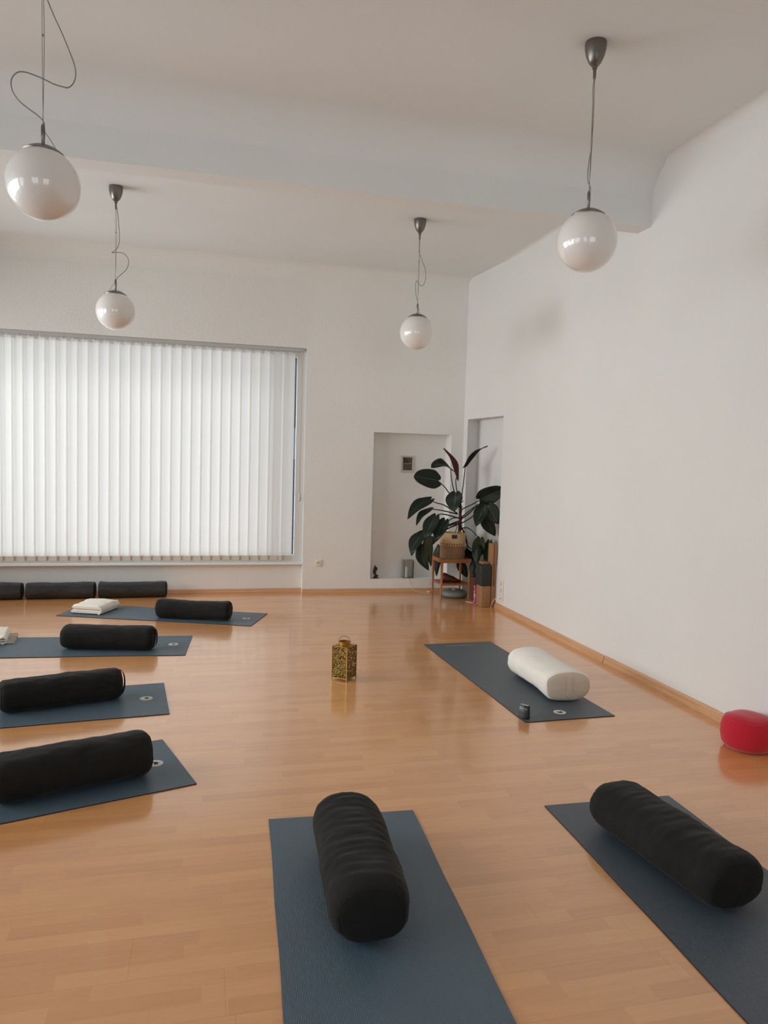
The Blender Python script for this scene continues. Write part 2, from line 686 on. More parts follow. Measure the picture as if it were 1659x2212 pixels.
def wall_with_holes(bm, axis, c0, c1, a0, a1, z0, z1, holes, f=None):
    """slab between planes c0..c1 of `axis`, spanning a0..a1 and z0..z1, with rectangular through-holes"""
    As = sorted({a0, a1, *[h[0] for h in holes], *[h[1] for h in holes]})
    Zs = sorted({z0, z1, *[h[2] for h in holes], *[h[3] for h in holes]})
    for i in range(len(As) - 1):
        for j in range(len(Zs) - 1):
            am, zm = (As[i] + As[i + 1]) / 2, (Zs[j] + Zs[j + 1]) / 2
            if any(h[0] < am < h[1] and h[2] < zm < h[3] for h in holes):
                continue
            if axis == 'x':
                box(bm, c0, c1, As[i], As[i + 1], Zs[j], Zs[j + 1])
            else:
                box(bm, As[i], As[i + 1], c0, c1, Zs[j], Zs[j + 1])
    bmesh.ops.remove_doubles(bm, verts=bm.verts, dist=1e-5)
    # drop internal faces
    seen = {}
    for f_ in list(bm.faces):
        key = tuple(sorted(v.index for v in f_.verts))
        seen.setdefault(key, []).append(f_)
    kill = [x for v in seen.values() if len(v) > 1 for x in v]
    bmesh.ops.delete(bm, geom=kill, context='FACES')
    return fix(bm)


def text_mesh(name, body, size, mat, parent, loc, rot, shear=0.0, space=1.0, extrude=0.0002):
    cu = bpy.data.curves.new(name, 'FONT')
    cu.body = body
    cu.size = size
    cu.shear = shear
    cu.align_x = 'CENTER'
    cu.align_y = 'CENTER'
    cu.extrude = extrude
    cu.space_character = space
    tmp = bpy.data.objects.new(name + '_tmp', cu)
    COL.objects.link(tmp)
    bpy.context.view_layer.update()
    me = bpy.data.meshes.new_from_object(tmp.evaluated_get(bpy.context.evaluated_depsgraph_get()))
    bpy.data.objects.remove(tmp)
    bpy.data.curves.remove(cu)
    me.name = name
    me.materials.clear()
    me.materials.append(mat)
    o = bpy.data.objects.new(name, me)
    COL.objects.link(o)
    o.parent = parent
    o.location = loc
    o.rotation_euler = rot
    return o


# ------------------------------------------------------------------ ROOM
ZC = 3.61            # ceiling
XL = -3.6            # left wall
YB = -1.5            # wall behind the camera
WR = 3.06            # right wall face
YW = 8.20            # window wall face

bm = bmesh.new()
box(bm, XL - 0.3, WR + 0.5, YB - 0.3, YW + 0.5, -0.12, 0.0)
struct(obj('floor', bm, M['floor']))

bm = bmesh.new()
box(bm, XL - 0.3, WR + 0.5, YB - 0.3, YW + 0.5, ZC, ZC + 0.2)
struct(obj('ceiling', bm, M['ceiling']))


def beam_bm(y0, y1, z0):
    bm = bmesh.new()
    box(bm, XL, WR + 0.004, y0, y1, z0, ZC)
    return bm


struct(obj('ceiling_beam', beam_bm(4.706, 4.870, 3.20), M['beam']))
struct(obj('ceiling_beam', beam_bm(2.18, 2.462, 3.20), M['beam']))


# rounded plaster coves between ceiling and walls
def cove(name, p0, p1, inward, r, n=12, mat='ceiling'):
    """concave quarter round along p0->p1 (ceiling line), wall behind, room towards inward"""
    bm = bmesh.new()
    inward = Vector(inward)
    rows = []
    for p in (Vector(p0), Vector(p1)):
        row = []
        c = p + inward * r + Vector((0, 0, -r))
        for i in range(n + 1):
            a = PI / 2 * i / n
            row.append(bm.verts.new(c - inward * r * math.cos(a) + Vector((0, 0, r * math.sin(a)))))
        row.append(bm.verts.new(p + Vector((0, 0, 0.01)) - inward * 0.01))
        rows.append(row)
    k = n + 2
    for i in range(k):
        bm.faces.new((rows[0][i], rows[0][(i + 1) % k], rows[1][(i + 1) % k], rows[1][i]))
    bm.faces.new(rows[0][::-1])
    bm.faces.new(rows[1])
    return struct(obj(name, fix(bm), M[mat], smooth='auto'))


cove('trim_1', (XL, YW - 0.002, ZC), (3.0, YW - 0.002, ZC), (0, -1, 0), 0.17, mat='rough_wall')
cove('trim_2', (WR + 0.002, 4.868, ZC), (WR + 0.002, YW, ZC), (-1, 0, 0), 0.05, mat='wall')
cove('trim_3', (WR + 0.002, 2.46, ZC), (WR + 0.002, 4.708, ZC), (-1, 0, 0), 0.06, mat='wall')
cove('trim_4', (XL, 4.708, ZC), (WR, 4.708, ZC), (0, -1, 0), 0.24)

# right wall: long plain face, then a floor-deep recess beside the corner, then a narrow strip
XC, YC = 2.968, 8.135           # corner of the two walls
RN0, RN1, RNZ = 7.18, 8.035, 2.012


def xr(y):                      # face of the right wall
    return 3.075 + (3.05 - 3.075) * (y + 1.5) / 8.68 if y <= RN0 else 3.05 + (XC - 3.05) * (y - RN0) / (YC - RN0)


bm = bmesh.new()
quadprism(bm, [(xr(YB - 0.3), YB - 0.3), (WR + 0.45, YB - 0.3), (WR + 0.45, RN0), (xr(RN0), RN0)], 0, ZC)
quadprism(bm, [(xr(RN0), RN0), (WR + 0.45, RN0), (WR + 0.45, RN1), (xr(RN1), RN1)], RNZ, ZC)
quadprism(bm, [(3.185, RN0), (WR + 0.45, RN0), (WR + 0.45, 8.115), (3.145, 8.115)], 0, RNZ)
quadprism(bm, [(xr(RN1), RN1), (3.145, 8.115), (WR + 0.45, 8.115), (WR + 0.45, YW + 0.4), (XC, YW + 0.4), (XC, YC)], 0, ZC)
struct(obj('wall_right', fix(bm), M['wall']))

# window wall: pier with niche, recess under the window, lintel
NX0, NX1, NZ0, NZ1, NY = 1.905, 2.822, 0.152, 1.832, 8.335


def yp(x):
    return YW + (YC - YW) * (x - 1.13) / (XC - 1.13)


YO = YW + 0.45
bm = bmesh.new()
WX1 = 1.128
quadprism(bm, [(WX1, YW), (WX1, YO), (NX0, YO), (NX0, yp(NX0))], 0, ZC)
quadprism(bm, [(NX0, yp(NX0)), (NX0, YO), (NX1, YO), (NX1, yp(NX1))], 0, NZ0)
quadprism(bm, [(NX0, yp(NX0)), (NX0, YO), (NX1, YO), (NX1, yp(NX1))], NZ1, ZC)
quadprism(bm, [(NX0, NY), (NX0, YO), (NX1, YO), (NX1, NY)], NZ0, NZ1)
quadprism(bm, [(NX1, yp(NX1)), (NX1, YO), (XC + 0.02, YO), (XC + 0.02, YC - 0.0007)], 0, ZC)
# lintel, left pier, breast wall under the sill
box(bm, XL - 0.3, WX1, YW, YO, 2.722, ZC)
box(bm, XL - 0.3, -2.75, YW, YO, 0, 2.722)
box(bm, -2.75, WX1, YW + 0.075, YO, 0, 0.318)
struct(obj('wall_back', fix(bm), M['rough_wall']))

# left wall with four windows (outside the frame, they bring the daylight)
LW = [(-0.8, 1.9), (2.1, 4.9), (5.1, 7.95)]
bm = bmesh.new()
wall_with_holes(bm, 'x', XL - 0.3, XL, YB - 0.3, YW + 0.45, 0, ZC, [(a, b, 0.7, 2.8) for a, b in LW])
struct(obj('wall_left', bm, M['wall']))
FW = [(-2.85, -0.95), (0.25, 2.15)]
bm = bmesh.new()
wall_with_holes(bm, 'y', YB - 0.3, YB, XL - 0.3, WR + 0.5, 0, ZC, [(a, b, 0.7, 2.8) for a, b in FW])
struct(obj('wall_front', bm, M['wall']))


def window(name, plane, a0, a1, z0, z1, c, mullions=(), fw=0.075, dp=0.07, transom=()):
    bm = bmesh.new()

    def bar(u0, u1, w0, w1, d0=0.0):
        if plane == 'y':
            box(bm, u0, u1, c + d0, c + dp, w0, w1)
        else:
            box(bm, c - dp, c - d0, u0, u1, w0, w1)
    bar(a0, a0 + fw, z0, z1)
    bar(a1 - fw, a1, z0, z1)
    bar(a0 + fw, a1 - fw, z0, z0 + fw)
    bar(a0 + fw, a1 - fw, z1 - fw, z1)
    for q in mullions:
        bar(q - fw * 0.6, q + fw * 0.6, z0 + fw, z1 - fw, 0.004)
    for q in transom:
        bar(a0 + fw, a1 - fw, q - fw * 0.4, q + fw * 0.4, 0.008)
    o = struct(obj(name, fix(bm), M['white_pvc']))
    bm = bmesh.new()
    if plane == 'y':
        box(bm, a0 + fw, a1 - fw, c + dp * 0.5, c + dp * 0.5 + 0.006, z0 + fw, z1 - fw)
    else:
        box(bm, c - dp * 0.5 - 0.006, c - dp * 0.5, a0 + fw, a1 - fw, z0 + fw, z1 - fw)
    obj('pane', fix(bm), M['pane'], o)
    return o


w1 = window('window_1', 'y', -2.75, WX1, 0.33, 2.722, YW + 0.105, (), 0.086)
bm = bmesh.new()
box(bm, -2.75, WX1, YW + 0.015, YW + 0.2, 0.318, 0.345)
obj('window_sill', bevel(bm, 0.004), M['white_pvc'], w1)
for i, (a, b) in enumerate(LW):
    window('window_%d' % (i + 2), 'x', a, b, 0.7, 2.8, XL - 0.12, ((a + b) / 2,), 0.07, transom=(2.25,))


for i, (a, b) in enumerate(FW):
    window('window_%d' % (i + 5), 'y', a, b, 0.7, 2.8, YB - 0.2, ((a + b) / 2,), 0.07, transom=(2.25,))

# skirting boards
def skirting(name, pts, h=0.058, d=0.016):
    """profile swept along floor line pts; room lies on the left-hand side of travel"""
    bm = bmesh.new()
    prof = [(0, 0), (d + 0.010, 0), (d + 0.009, 0.012), (d, 0.022), (d - 0.001, h - 0.012), (d * 0.45, h), (0, h)]
    P = [Vector((x, y, 0)) for x, y in pts]
    rows = []
    for i, p in enumerate(P):
        d0 = (P[i] - P[i - 1]).normalized() if i else (P[1] - P[0]).normalized()
        d1 = (P[i + 1] - P[i]).normalized() if i < len(P) - 1 else d0
        n0 = Vector((-d0.y, d0.x, 0))
        n1 = Vector((-d1.y, d1.x, 0))
        nn = (n0 + n1).normalized()
        k = 1 / max(0.3, nn.dot(n0))
        rows.append([bm.verts.new(p + nn * k * a + Vector((0, 0, z))) for a, z in prof])
    k = len(prof)
    for a, b in zip(rows, rows[1:]):
        for i in range(k):
            bm.faces.new((a[i], a[(i + 1) % k], b[(i + 1) % k], b[i]))
    bm.faces.new(rows[0])
    bm.faces.new(rows[-1])
    return struct(obj(name, fix(bm), M['skirting']))


skirting('baseboard_back', [(2.965, YC - 0.001), (WX1, YW - 0.001)], 0.045)
skirting('baseboard_back', [(WX1 - 0.001, YW + 0.074), (-2.75, YW + 0.074)], 0.045)
skirting('baseboard_right', [(xr(5.02) - 0.001, 5.02), (xr(RN0) - 0.001, RN0 - 0.0)], 0.052)
skirting('baseboard_right', [(xr(-1.5) - 0.001, -1.5), (xr(5.0) - 0.001, 5.012)], 0.055)

# dark building over the street, seen through the slit beside the blinds
bm = bmesh.new()
box(bm, -9, 22, 19, 20, -3, 12)
for i in range(9):
    for j in range(3):
        box(bm, -7 + i * 3.1, -5.6 + i * 3.1, 18.93, 19.02, 1.5 + j * 2.9, 2.3 + j * 2.9, 1)
fix(bm)
bld = obj('building', bm, [M['building'], plain('facade_window', (0.16, 0.19, 0.21), 0.4)])
tag(bld, 'dark house front seen through the slit beside the vertical blinds', 'building')

# ------------------------------------------------------------------ VERTICAL BLIND
bl = thing('vertical_blind', 'white vertical slat blind drawn across the wide street window', 'blind', (0, 0, 0))
bm = bmesh.new()
box(bm, -2.70, 1.095, YW + 0.018, YW + 0.060, 2.684, 2.722)
obj('headrail', bevel(bm, 0.004), M['rail'], bl)
PITCH, SW = 0.1039, 0.127
slat0 = wt0 = hg0 = None
for k in range(35):
    xe = (1.008, 0.905)[k] if k < 2 else 1.058 - k * PITCH
    ang = math.radians(-6.5 + random.uniform(-0.7, 0.7))
    if k == 0:
        ang = math.radians(-3)
    loc = (xe - SW * math.cos(ang), YW + 0.060, 0)
    if slat0 is None:
        bm = bmesh.new()
        rows = []
        for z in (0.405, 1.2, 2.0, 2.660):
            rows.append([bm.verts.new((SW * i / 10, 0.004 * math.sin(PI * i / 10), z)) for i in range(11)])
        for a, b in zip(rows, rows[1:]):
            for i in range(10):
                bm.faces.new((a[i], a[i + 1], b[i + 1], b[i]))
        slat0 = o = obj('slat', bm, M['blind'], bl, smooth=True)
        bm = bmesh.new()
        box(bm, 0.002, SW - 0.002, -0.0045, 0.0045, 0.368, 0.418)
        wt0 = obj('bottom_weight', bevel(bm, 0.002, 1), M['weight'], o)
        bm = bmesh.new()
        box(bm, 0.014, SW - 0.014, -0.003, 0.003, 2.650, 2.667)
        box(bm, SW / 2 - 0.006, SW / 2 + 0.006, -0.004, 0.004, 2.665, 2.690)
        hg0 = obj('hanger', bm, M['hanger'], o)
    else:
        o = slat0.copy()
        COL.objects.link(o)
        o.parent = bl
        for q in (wt0, hg0):
            c = q.copy()
            COL.objects.link(c)
            c.parent = o
    o.location = loc
    o.rotation_euler = (0, 0, ang)
bm = bmesh.new()
tube(bm, [(1.078, YW + 0.012, 2.70), (1.079, YW + 0.012, 1.9), (1.080, YW + 0.012, 1.12)], 0.0022, 6, smooth=False)
tube(bm, [(1.090, YW + 0.016, 2.70), (1.088, YW + 0.014, 1.9), (1.083, YW + 0.012, 1.12)], 0.0022, 6, smooth=False)
obj('pull_cord', bm, M['weight'], bl, smooth=True)
bm = bmesh.new()
lathe(bm, [(0.0, 1.03), (0.012, 1.035), (0.015, 1.06), (0.013, 1.10), (0.006, 1.135), (0, 1.137)], 14, 1.082, YW + 0.010)
obj('cord_weight', bm, M['weight'], bl, smooth=True)

# ------------------------------------------------------------------ PENDANT LAMPS
GLOBE_Z = 2.64 - ZC      # relative to the ceiling


def pendant(label, x, y, u, cable, side=None, gz=GLOBE_Z, strand=0.004):
    t = thing('pendant_lamp', label, 'lamp', (x, y, ZC), 0, 'opal globe pendant lamps')
    bm = bmesh.new()
    lathe(bm, [(0.0, 0), (0.052, 0), (0.0535, -0.012), (0.052, -0.035), (0.045, -0.065), (0.032, -0.095), (0.018, -0.112), (0.0, -0.116)], 40)
    can = obj('canopy', bm, M['steel'], t, smooth='auto')
    bm = bmesh.new()
    lathe(bm, [(0.0, -0.110), (0.013, -0.110), (0.013, -0.126), (0.0085, -0.128), (0.0075, -0.168), (0.005, -0.176), (0.0, -0.177)], 16)
    obj('cord_grip', bm, M['steel'], can, smooth='auto')
    top = gz + 0.15
    bm = bmesh.new()
    # two strands of steel wire with a small clamp
    tube(bm, [(0.003, 0, -0.17), (0.0015 + strand, 0, -0.40), (-0.001, 0, top + 0.085)], 0.0013, 6, 8)
    tube(bm, [(-0.003, 0, -0.17), (-0.0025, 0, -0.40), (0.001, 0, top + 0.085)], 0.0011, 6, 8)
    lathe(bm, [(0, -0.36), (0.003, -0.36), (0.003, -0.352), (0, -0.352)], 8)
    obj('suspension_wire', bm, M['wire'], t, smooth=True)
    bm = bmesh.new()
    U = Vector((u[0], u[1], 0))
    pts = [Vector((0.004, 0, -0.165))] + [U * a + Vector((0, -0.004, z - ZC)) for a, z in cable] + [Vector((0.0, 0, top + 0.07))]
    tube(bm, pts, 0.0026, 8, 6)
    obj('power_cable', bm, M['cable_grey'], t, smooth=True)
    if side:
        bm = bmesh.new()
        tube(bm, [U * (0.006 * (1 if side > 0 else -1)) + Vector((0, 0, top + 0.07)), U * side * 0.5 + Vector((0, 0, top + 0.035)), U * side + Vector((0, 0, top - 0.018))], 0.0014, 6, 6)
        obj('earth_wire', bm, M['wire'], t, smooth=True)
    bm = bmesh.new()
    lathe(bm, [(0, top + 0.100), (0.006, top + 0.098), (0.0085, top + 0.085), (0.0085, top + 0.045), (0.0075, top + 0.043), (0.0075, top + 0.006), (0.012, top + 0.002), (0.012, top - 0.002), (0, top - 0.003)], 18)
    obj('stem', bm, M['steel'], t, smooth='auto')
    bm = bmesh.new()
    pr = [(0.0, 0.163)]
    for i in range(1, 11):
        q = i / 10
        a = math.radians(33 * q)
        pr.append((0.1545 * math.sin(a), 0.1545 * math.cos(a) + 0.0085 * (1 - q ** 2)))
    a = math.radians(33)
    pr += [(0.1500 * math.sin(a), 0.1500 * math.cos(a) - 0.002)]
    pr += [(0.0, 0.135)]
    lathe(bm, [(r, gz + z) for r, z in pr], 48)
    obj('globe_cap', bm, M['steel'], t, smooth='auto')
    bm = bmesh.new()
    lathe(bm, [(0.150 * math.sin(PI * i / 48), gz + 0.150 * math.cos(PI * i / 48)) for i in range(49)], 64, cap=False)
    obj('globe', bm, M['opal'], t, smooth=True)
    return t


C1 = [(0.012, 3.435), (0.019, 3.4), (0.046, 3.338), (0.076, 3.277), (0.106, 3.208), (0.124, 3.161), (0.129, 3.124), (0.121, 3.087), (0.1, 3.062), (0.076, 3.06), (0.039, 3.064), (0.009, 3.073), (-0.026, 3.081), (-0.062, 3.086), (-0.091, 3.081), (-0.111, 3.061), (-0.12, 3.034), (-0.114, 2.997), (-0.091, 2.965), (-0.056, 2.941), (-0.021, 2.921), (0.005, 2.895)]
C2 = [(0.010, 3.437), (0.022, 3.319), (0.028, 3.223), (0.023, 3.162), (0.0, 3.117), (-0.029, 3.092), (0.017, 3.101), (0.064, 3.095), (0.097, 3.05), (0.088, 2.988), (0.053, 2.942), (0.024, 2.914), (0.009, 2.892)]
C3 = [(-0.001, 3.439), (-0.003, 3.346), (0.022, 3.268), (0.05, 3.204), (0.063, 3.132), (0.05, 3.06), (0.022, 3.041), (-0.001, 3.066), (-0.016, 3.085), (-0.025, 3.044), (-0.02, 2.972), (0.0, 2.901)]
C4 = [(-0.003, 3.428), (-0.006, 3.384), (-0.003, 3.319), (-0.002, 3.23), (0.001, 3.116), (-0.008, 3.043), (-0.012, 2.986), (-0.009, 2.936), (0.004, 2.903)]
pendant('opal globe pendant near the camera with a big S-looped cable, leftmost', -0.666, 3.508, (0.9824, 0.1869), C1, 0.065)
pendant('opal globe pendant hanging in front of the blinds behind the ceiling beam', -0.672, 6.343, (0.9944, 0.1057), C2, -0.060)
pendant('small-looking opal globe pendant hanging above the wall niches in the far corner', 1.832, 6.312, (0.9604, -0.2787), C3, 0.030)
pendant('opal globe pendant hanging close to the right wall with a straight cable', 1.888, 3.468, (0.8783, -0.4781), C4, None)


# ------------------------------------------------------------------ YOGA MATS
def lotus_emblem(bm, r, z):
    """seven petals fanned over a base line, up = +X"""
    for a, l, w in ((0, 0.62, 0.15), (27, 0.56, 0.14), (-27, 0.56, 0.14), (52, 0.50, 0.12), (-52, 0.50, 0.12), (76, 0.44, 0.09), (-76, 0.44, 0.09)):
        a = math.radians(a)
        d = Vector((math.cos(a), math.sin(a), 0))
        n = Vector((-d.y, d.x, 0))
        c = Vector((-0.22 * r, 0, z))
        pts = []
        for t_, k in ((0.12, 0), (0.3, 0.7), (0.52, 1), (0.75, 0.75), (1.0, 0), (0.75, -0.75), (0.52, -1), (0.3, -0.7)):
            pts.append(bm.verts.new(c + d * l * r * t_ * 1.35 + n * w * r * k))
        bm.faces.new(pts)
    pts = [bm.verts.new((0.62 * r + 0.03 * r * math.cos(i * PI / 4), -0.12 * r + 0.03 * r * math.sin(i * PI / 4), z)) for i in range(8)]
    bm.faces.new(pts)


def yoga_mat(label, end, ang, length, width, mat, logo=None, text=None):
    """end = centre of the end edge towards +X of the mat; ang = direction of mat +X"""
    dx, dy = math.cos(ang), math.sin(ang)
    c = (end[0] - dx * length / 2, end[1] - dy * length / 2, 0.0)
    t = thing('yoga_mat', label, 'yoga mat', c, ang, 'blue-grey yoga mats')
    bm = bmesh.new()
    hx, hy, th = length / 2, width / 2, 0.005
    nx = 24
    top = {}
    for i in range(nx + 1):
        for j in range(2):
            x = -hx + length * i / nx
            y = -hy + width * j
            y = -hy if j == 0 else hy
            y += 0.0012 * math.sin(i * 0.8 + j)
            top[i, j] = (bm.verts.new((x, y, th)), bm.verts.new((x, y, 0.0005)))
    for i in range(nx):
        bm.faces.new((top[i, 0][0], top[i + 1, 0][0], top[i + 1, 1][0], top[i, 1][0]))
        f = bm.faces.new((top[i, 0][1], top[i, 1][1], top[i + 1, 1][1], top[i + 1, 0][1]))
        f.material_index = 1
        for j in (0, 1):
            f = bm.faces.new((top[i, j][0], top[i + 1, j][0], top[i + 1, j][1], top[i, j][1]))
            f.material_index = 1
    for i in (0, nx):
        f = bm.faces.new((top[i, 0][0], top[i, 1][0], top[i, 1][1], top[i, 0][1]))
        f.material_index = 1
    obj('mat_sheet', fix(bm), [mat, M['mat_edge']], t)
    if logo:
        r = 0.038
        lx, ly = logo
        bm = bmesh.new()
        lathe(bm, [(r, th), (r, th + 0.0004), (0, th + 0.0004)], 40, cap=False)
        lg = obj('logo_print', bm, M['logo_white'], t, loc=(lx, ly, 0))
        bm = bmesh.new()
        lotus_emblem(bm, r, th + 0.0007)
        bmesh.ops.recalc_face_normals(bm, faces=bm.faces)
        obj('lotus_emblem', bm, M['logo_dark'], lg)
    if text:
        text_mesh('mat_lettering', text[0], 0.034, M['text_print'], t, (text[1], text[2], th + 0.0004), (0, 0, text[3]), 0, 1.15, 0.0001)
    return t


R = math.radians


def local(end, ang, length, p):
    c = Vector((end[0] - math.cos(ang) * length / 2, end[1] - math.sin(ang) * length / 2))
    d = Vector(p) - c
    return (d.x * math.cos(ang) + d.y * math.sin(ang), -d.x * math.sin(ang) + d.y * math.cos(ang))


yoga_mat('blue ribbed yoga mat in the centre foreground under a squat black bolster', (0.600, 2.968), R(86.9), 1.83, 0.614, M['mat'])
yoga_mat('blue yoga mat running off the right foreground under a long black bolster', (1.800, 2.878), R(88.6), 1.83, 0.612, M['mat_plain'])
e, a = (-0.088, 3.671), R(17.2)
yoga_mat('blue ribbed yoga mat nearest on the left, its logo beside the bolster end', e, a, 1.83, 0.602, M['mat'], local(e, a, 1.83, (-0.196, 3.646)))
e, a = (-0.186, 4.664), R(5.6)
yoga_mat('blue ribbed yoga mat, second from the camera in the left row', e, a, 1.83, 0.615, M['mat'], local(e, a, 1.83, (-0.306, 4.661)))
e, a = (-0.070, 5.967), R(-4.4)
yoga_mat('blue yoga mat in the left row with a fringed blanket at its cropped end', e, a, 1.83, 0.615, M['mat'], local(e, a, 1.83, (-0.192, 5.997)))
e, a = (0.552, 6.842), R(-20.2)
yoga_mat('farthest blue yoga mat, holding the folded white blanket and a bolster', e, a, 1.84, 0.555, M['mat'], local(e, a, 1.84, (0.433, 6.894)))
e, a = (2.157, 3.889), R(-88.5)
l1 = local(e, a, 1.856, (2.146, 4.008))
l2 = local(e, a, 1.856, (2.103, 5.658))
yoga_mat('plain slate yoga mat beside the right wall carrying the cream bolster', e, a, 1.856, 0.592, M['mat_plain'], l1, ('LOTUSCRAFTS', l2[0], l2[1], -PI / 2))


# ------------------------------------------------------------------ BOLSTERS
def bolster(label, x, y, ang, rw, rh, L, z0, mats, seed=0, er=0.6, wrinkle=0.003, sag=0.0, waist=0.0, rings=False,
            handle=None, group='black bolsters', flat=1.0, name='bolster', cat='bolster', p=2.3, seam=None, pleats=46):
    """long axis along local X"""
    t = thing(name, label, cat, (x, y, z0), ang, group)
    body, panel = mats
    e = er * rh
    nS, nA = 110, 96
    kend = 0.70 if er > 0.3 else 0.9
    bm = bmesh.new()
    rowsv = []
    half = L / 2

    def ring_pt(s, k, th):
        """s along axis, k ring factor (1 = full), th angle"""
        c, q = math.cos(th), math.sin(th)
        cc = math.copysign(abs(c) ** (2 / p), c)
        qq = math.copysign(abs(q) ** (2 / p), q)
        w = 1 - waist * math.cos(PI * s / L) ** 2
        ry = rw * w - e * (1 - k)
        rz = rh * w - e * (1 - k)
        yy, zz = cc * ry, qq * rz
        return yy, zz

    for i in range(nS + 1):
        s = -half + L * i / nS
        # concentrate samples near the ends
        u = 2 * i / nS - 1
        s = half * math.copysign(1 - (1 - abs(u)) ** 1.25, u)
        d = half - abs(s)
        k = 1.0
        if d < e:
            q = 1 - d / e
            k = kend + (1 - kend) * math.sqrt(max(0, 1 - q * q))
            k = 1 - (1 - math.sqrt(max(0, 1 - q ** 2 * 0.98))) * 0.42 if er > 0.3 else k
            k = max(k, kend * 0.55)
        row = []
        for j in range(nA):
            th = 2 * PI * j / nA
            yy, zz = ring_pt(s, k, th)
            nv = noise.noise(Vector((s * 5 + seed * 7.1, math.cos(th) * 1.3, math.sin(th) * 1.3 + seed)))
            n2 = noise.noise(Vector((s * 34 + seed * 3.3, math.cos(th) * 1.5, math.sin(th) * 1.5)))
            disp = nv * 0.006 + (n2 * wrinkle * (0.25 + 0.75 * max(0, math.sin(th))) if rings else noise.noise(Vector((s * 16 + seed, math.cos(th) * 3.2, math.sin(th) * 3.2))) * wrinkle)
            # gathered pleats that fade away from the seam
            pf = math.exp(-d / 0.03)
            disp += pf * min(0.0034, wrinkle) * noise.noise(Vector((math.cos(th) * pleats * 0.16, math.sin(th) * pleats * 0.16, seed + s)))
            f = 1 + disp / rh
            yy *= f
            zz *= f
            z = rh + zz
            if z < rh * 0.12:                 # rests flat
                z = rh * 0.12 * (max(z, -0.02) / (rh * 0.12)) ** 1 if z > 0 else 0
            z = max(z, 0.0)
            z -= sag * math.cos(PI * s / L) * max(0, math.sin(th)) if sag else 0
            row.append(bm.verts.new((s, yy, max(z, 0))))
        rowsv.append(row)
    for a_, b_ in zip(rowsv, rowsv[1:]):
        for j in range(nA):
            bm.faces.new((a_[j], a_[(j + 1) % nA], b_[(j + 1) % nA], b_[j]))
    ends = [[v.co.copy() for v in rowsv[0]], [v.co.copy() for v in rowsv[-1]]]
    # thin piping groove ring is left to the panels
    bm2 = bm
    obj('cover', fix(bm2), body, t, smooth=True)
    for sgn, ring in zip((-1, 1), ends):
        bm = bmesh.new()
        cy = sum(v.y for v in ring) / nA
        cz = sum(v.z for v in ring) / nA
        rr = []
        for k, out in ((1.0, 0.0), (0.97, 0.004), (0.85, 0.008), (0.6, 0.012), (0.3, 0.014)):
            rr.append([bm.verts.new((v.x + sgn * out + 0.002 * noise.noise(Vector((v.y * 20, v.z * 20, seed))), cy + (v.y - cy) * k, cz + (v.z - cz) * k)) for v in ring])
        cv = bm.verts.new((ring[0].x + sgn * 0.0145, cy, cz))
        for a_, b_ in zip(rr, rr[1:]):
            for j in range(nA):
                bm.faces.new((a_[j], a_[(j + 1) % nA], b_[(j + 1) % nA], b_[j]))
        for j in range(nA):
            bm.faces.new((rr[-1][j], rr[-1][(j + 1) % nA], cv))
        o = obj('end_panel', fix(bm), panel, t, smooth=True)
        bm = bmesh.new()
        pts = [v + Vector((sgn * 0.001, 0, 0)) for v in ring[::2]] + [ring[0] + Vector((sgn * 0.001, 0, 0))]
        tube(bm, pts, 0.0016, 6, smooth=False, cap=False)
        obj('seam', bm, seam or panel, o, smooth=True)
    if handle:
        sgn, kind = handle
        bm = bmesh.new()
        # flat strap looping over the end, from the top seam to the bottom seam
        n = 18
        hgt = rh * 1.0
        out = 0.030 if kind == 'loop' else 0.018
        hw = 0.017
        L2 = half + 0.012
        rows = []
        for i in range(n + 1):
            a_ = PI * i / n
            z = rh + math.cos(a_) * hgt * 0.86
            xx = sgn * (half - e * 0.35 + (out + e * 0.35) * math.sin(a_) ** 0.6)
            off = 0.0 if kind != 'side' else -0.02
            rows.append([bm.verts.new((xx + sgn * dz, off + yy, z)) for yy, dz in ((-hw, 0), (hw, 0), (hw, 0.003), (-hw, 0.003))])
        for a_, b_ in zip(rows, rows[1:]):
            for j in range(4):
                bm.faces.new((a_[j], a_[(j + 1) % 4], b_[(j + 1) % 4], b_[j]))
        bm.faces.new(rows[0])
        bm.faces.new(rows[-1])
        obj('carry_strap', fix(bm), seam or body, t, smooth='auto')
    return t


BK = (M['black_cotton'], M['black_panel'])
SK = (M['black_leather'], M['black_panel'])
bolster('short-looking wrinkled black bolster pointing at the camera on the centre mat', 0.548, 2.431, R(86.2), 0.132, 0.105, 0.66, 0.0062, BK, 1, 0.7, 0.0045, rings=True)
bolster('long black bolster lying diagonally on the right foreground mat', 1.743, 2.364, R(97.0), 0.130, 0.096, 0.67, 0.0062, BK, 2, 0.7, 0.004, rings=True)
bolster('largest-looking black bolster on the nearest left mat, touching its logo', -0.536, 3.452, R(19.4), 0.110, 0.099, 0.65, 0.0062, BK, 3, 0.55, 0.004, handle=(1, 'flat'))
bolster('black bolster on the second left mat, strap loop at its right end', -0.780, 4.625, R(16.5), 0.095, 0.090, 0.65, 0.0062, BK, 4, 0.45, 0.004, handle=(1, 'loop'))
bolster('black bolster on the mat with the fringed blanket, strap loop at right', -0.667, 5.929, R(-11.0), 0.095, 0.089, 0.67, 0.0062, BK, 5, 0.45, 0.003, handle=(1, 'loop'))
bolster('sagging black bolster on the farthest mat beside the white blanket', -0.039, 6.940, R(-18.8), 0.095, 0.088, 0.67, 0.0062, BK, 6, 0.4, 0.003, sag=0.014)
bolster('shiny black bolster at the right end of the row under the window', -0.672, 8.105, R(1.5), 0.085, 0.084, 0.660, 0.0, SK, 7, 0.3, 0.003, handle=(1, 'flat'), sag=0.008, group='black bolsters lined up under the window')
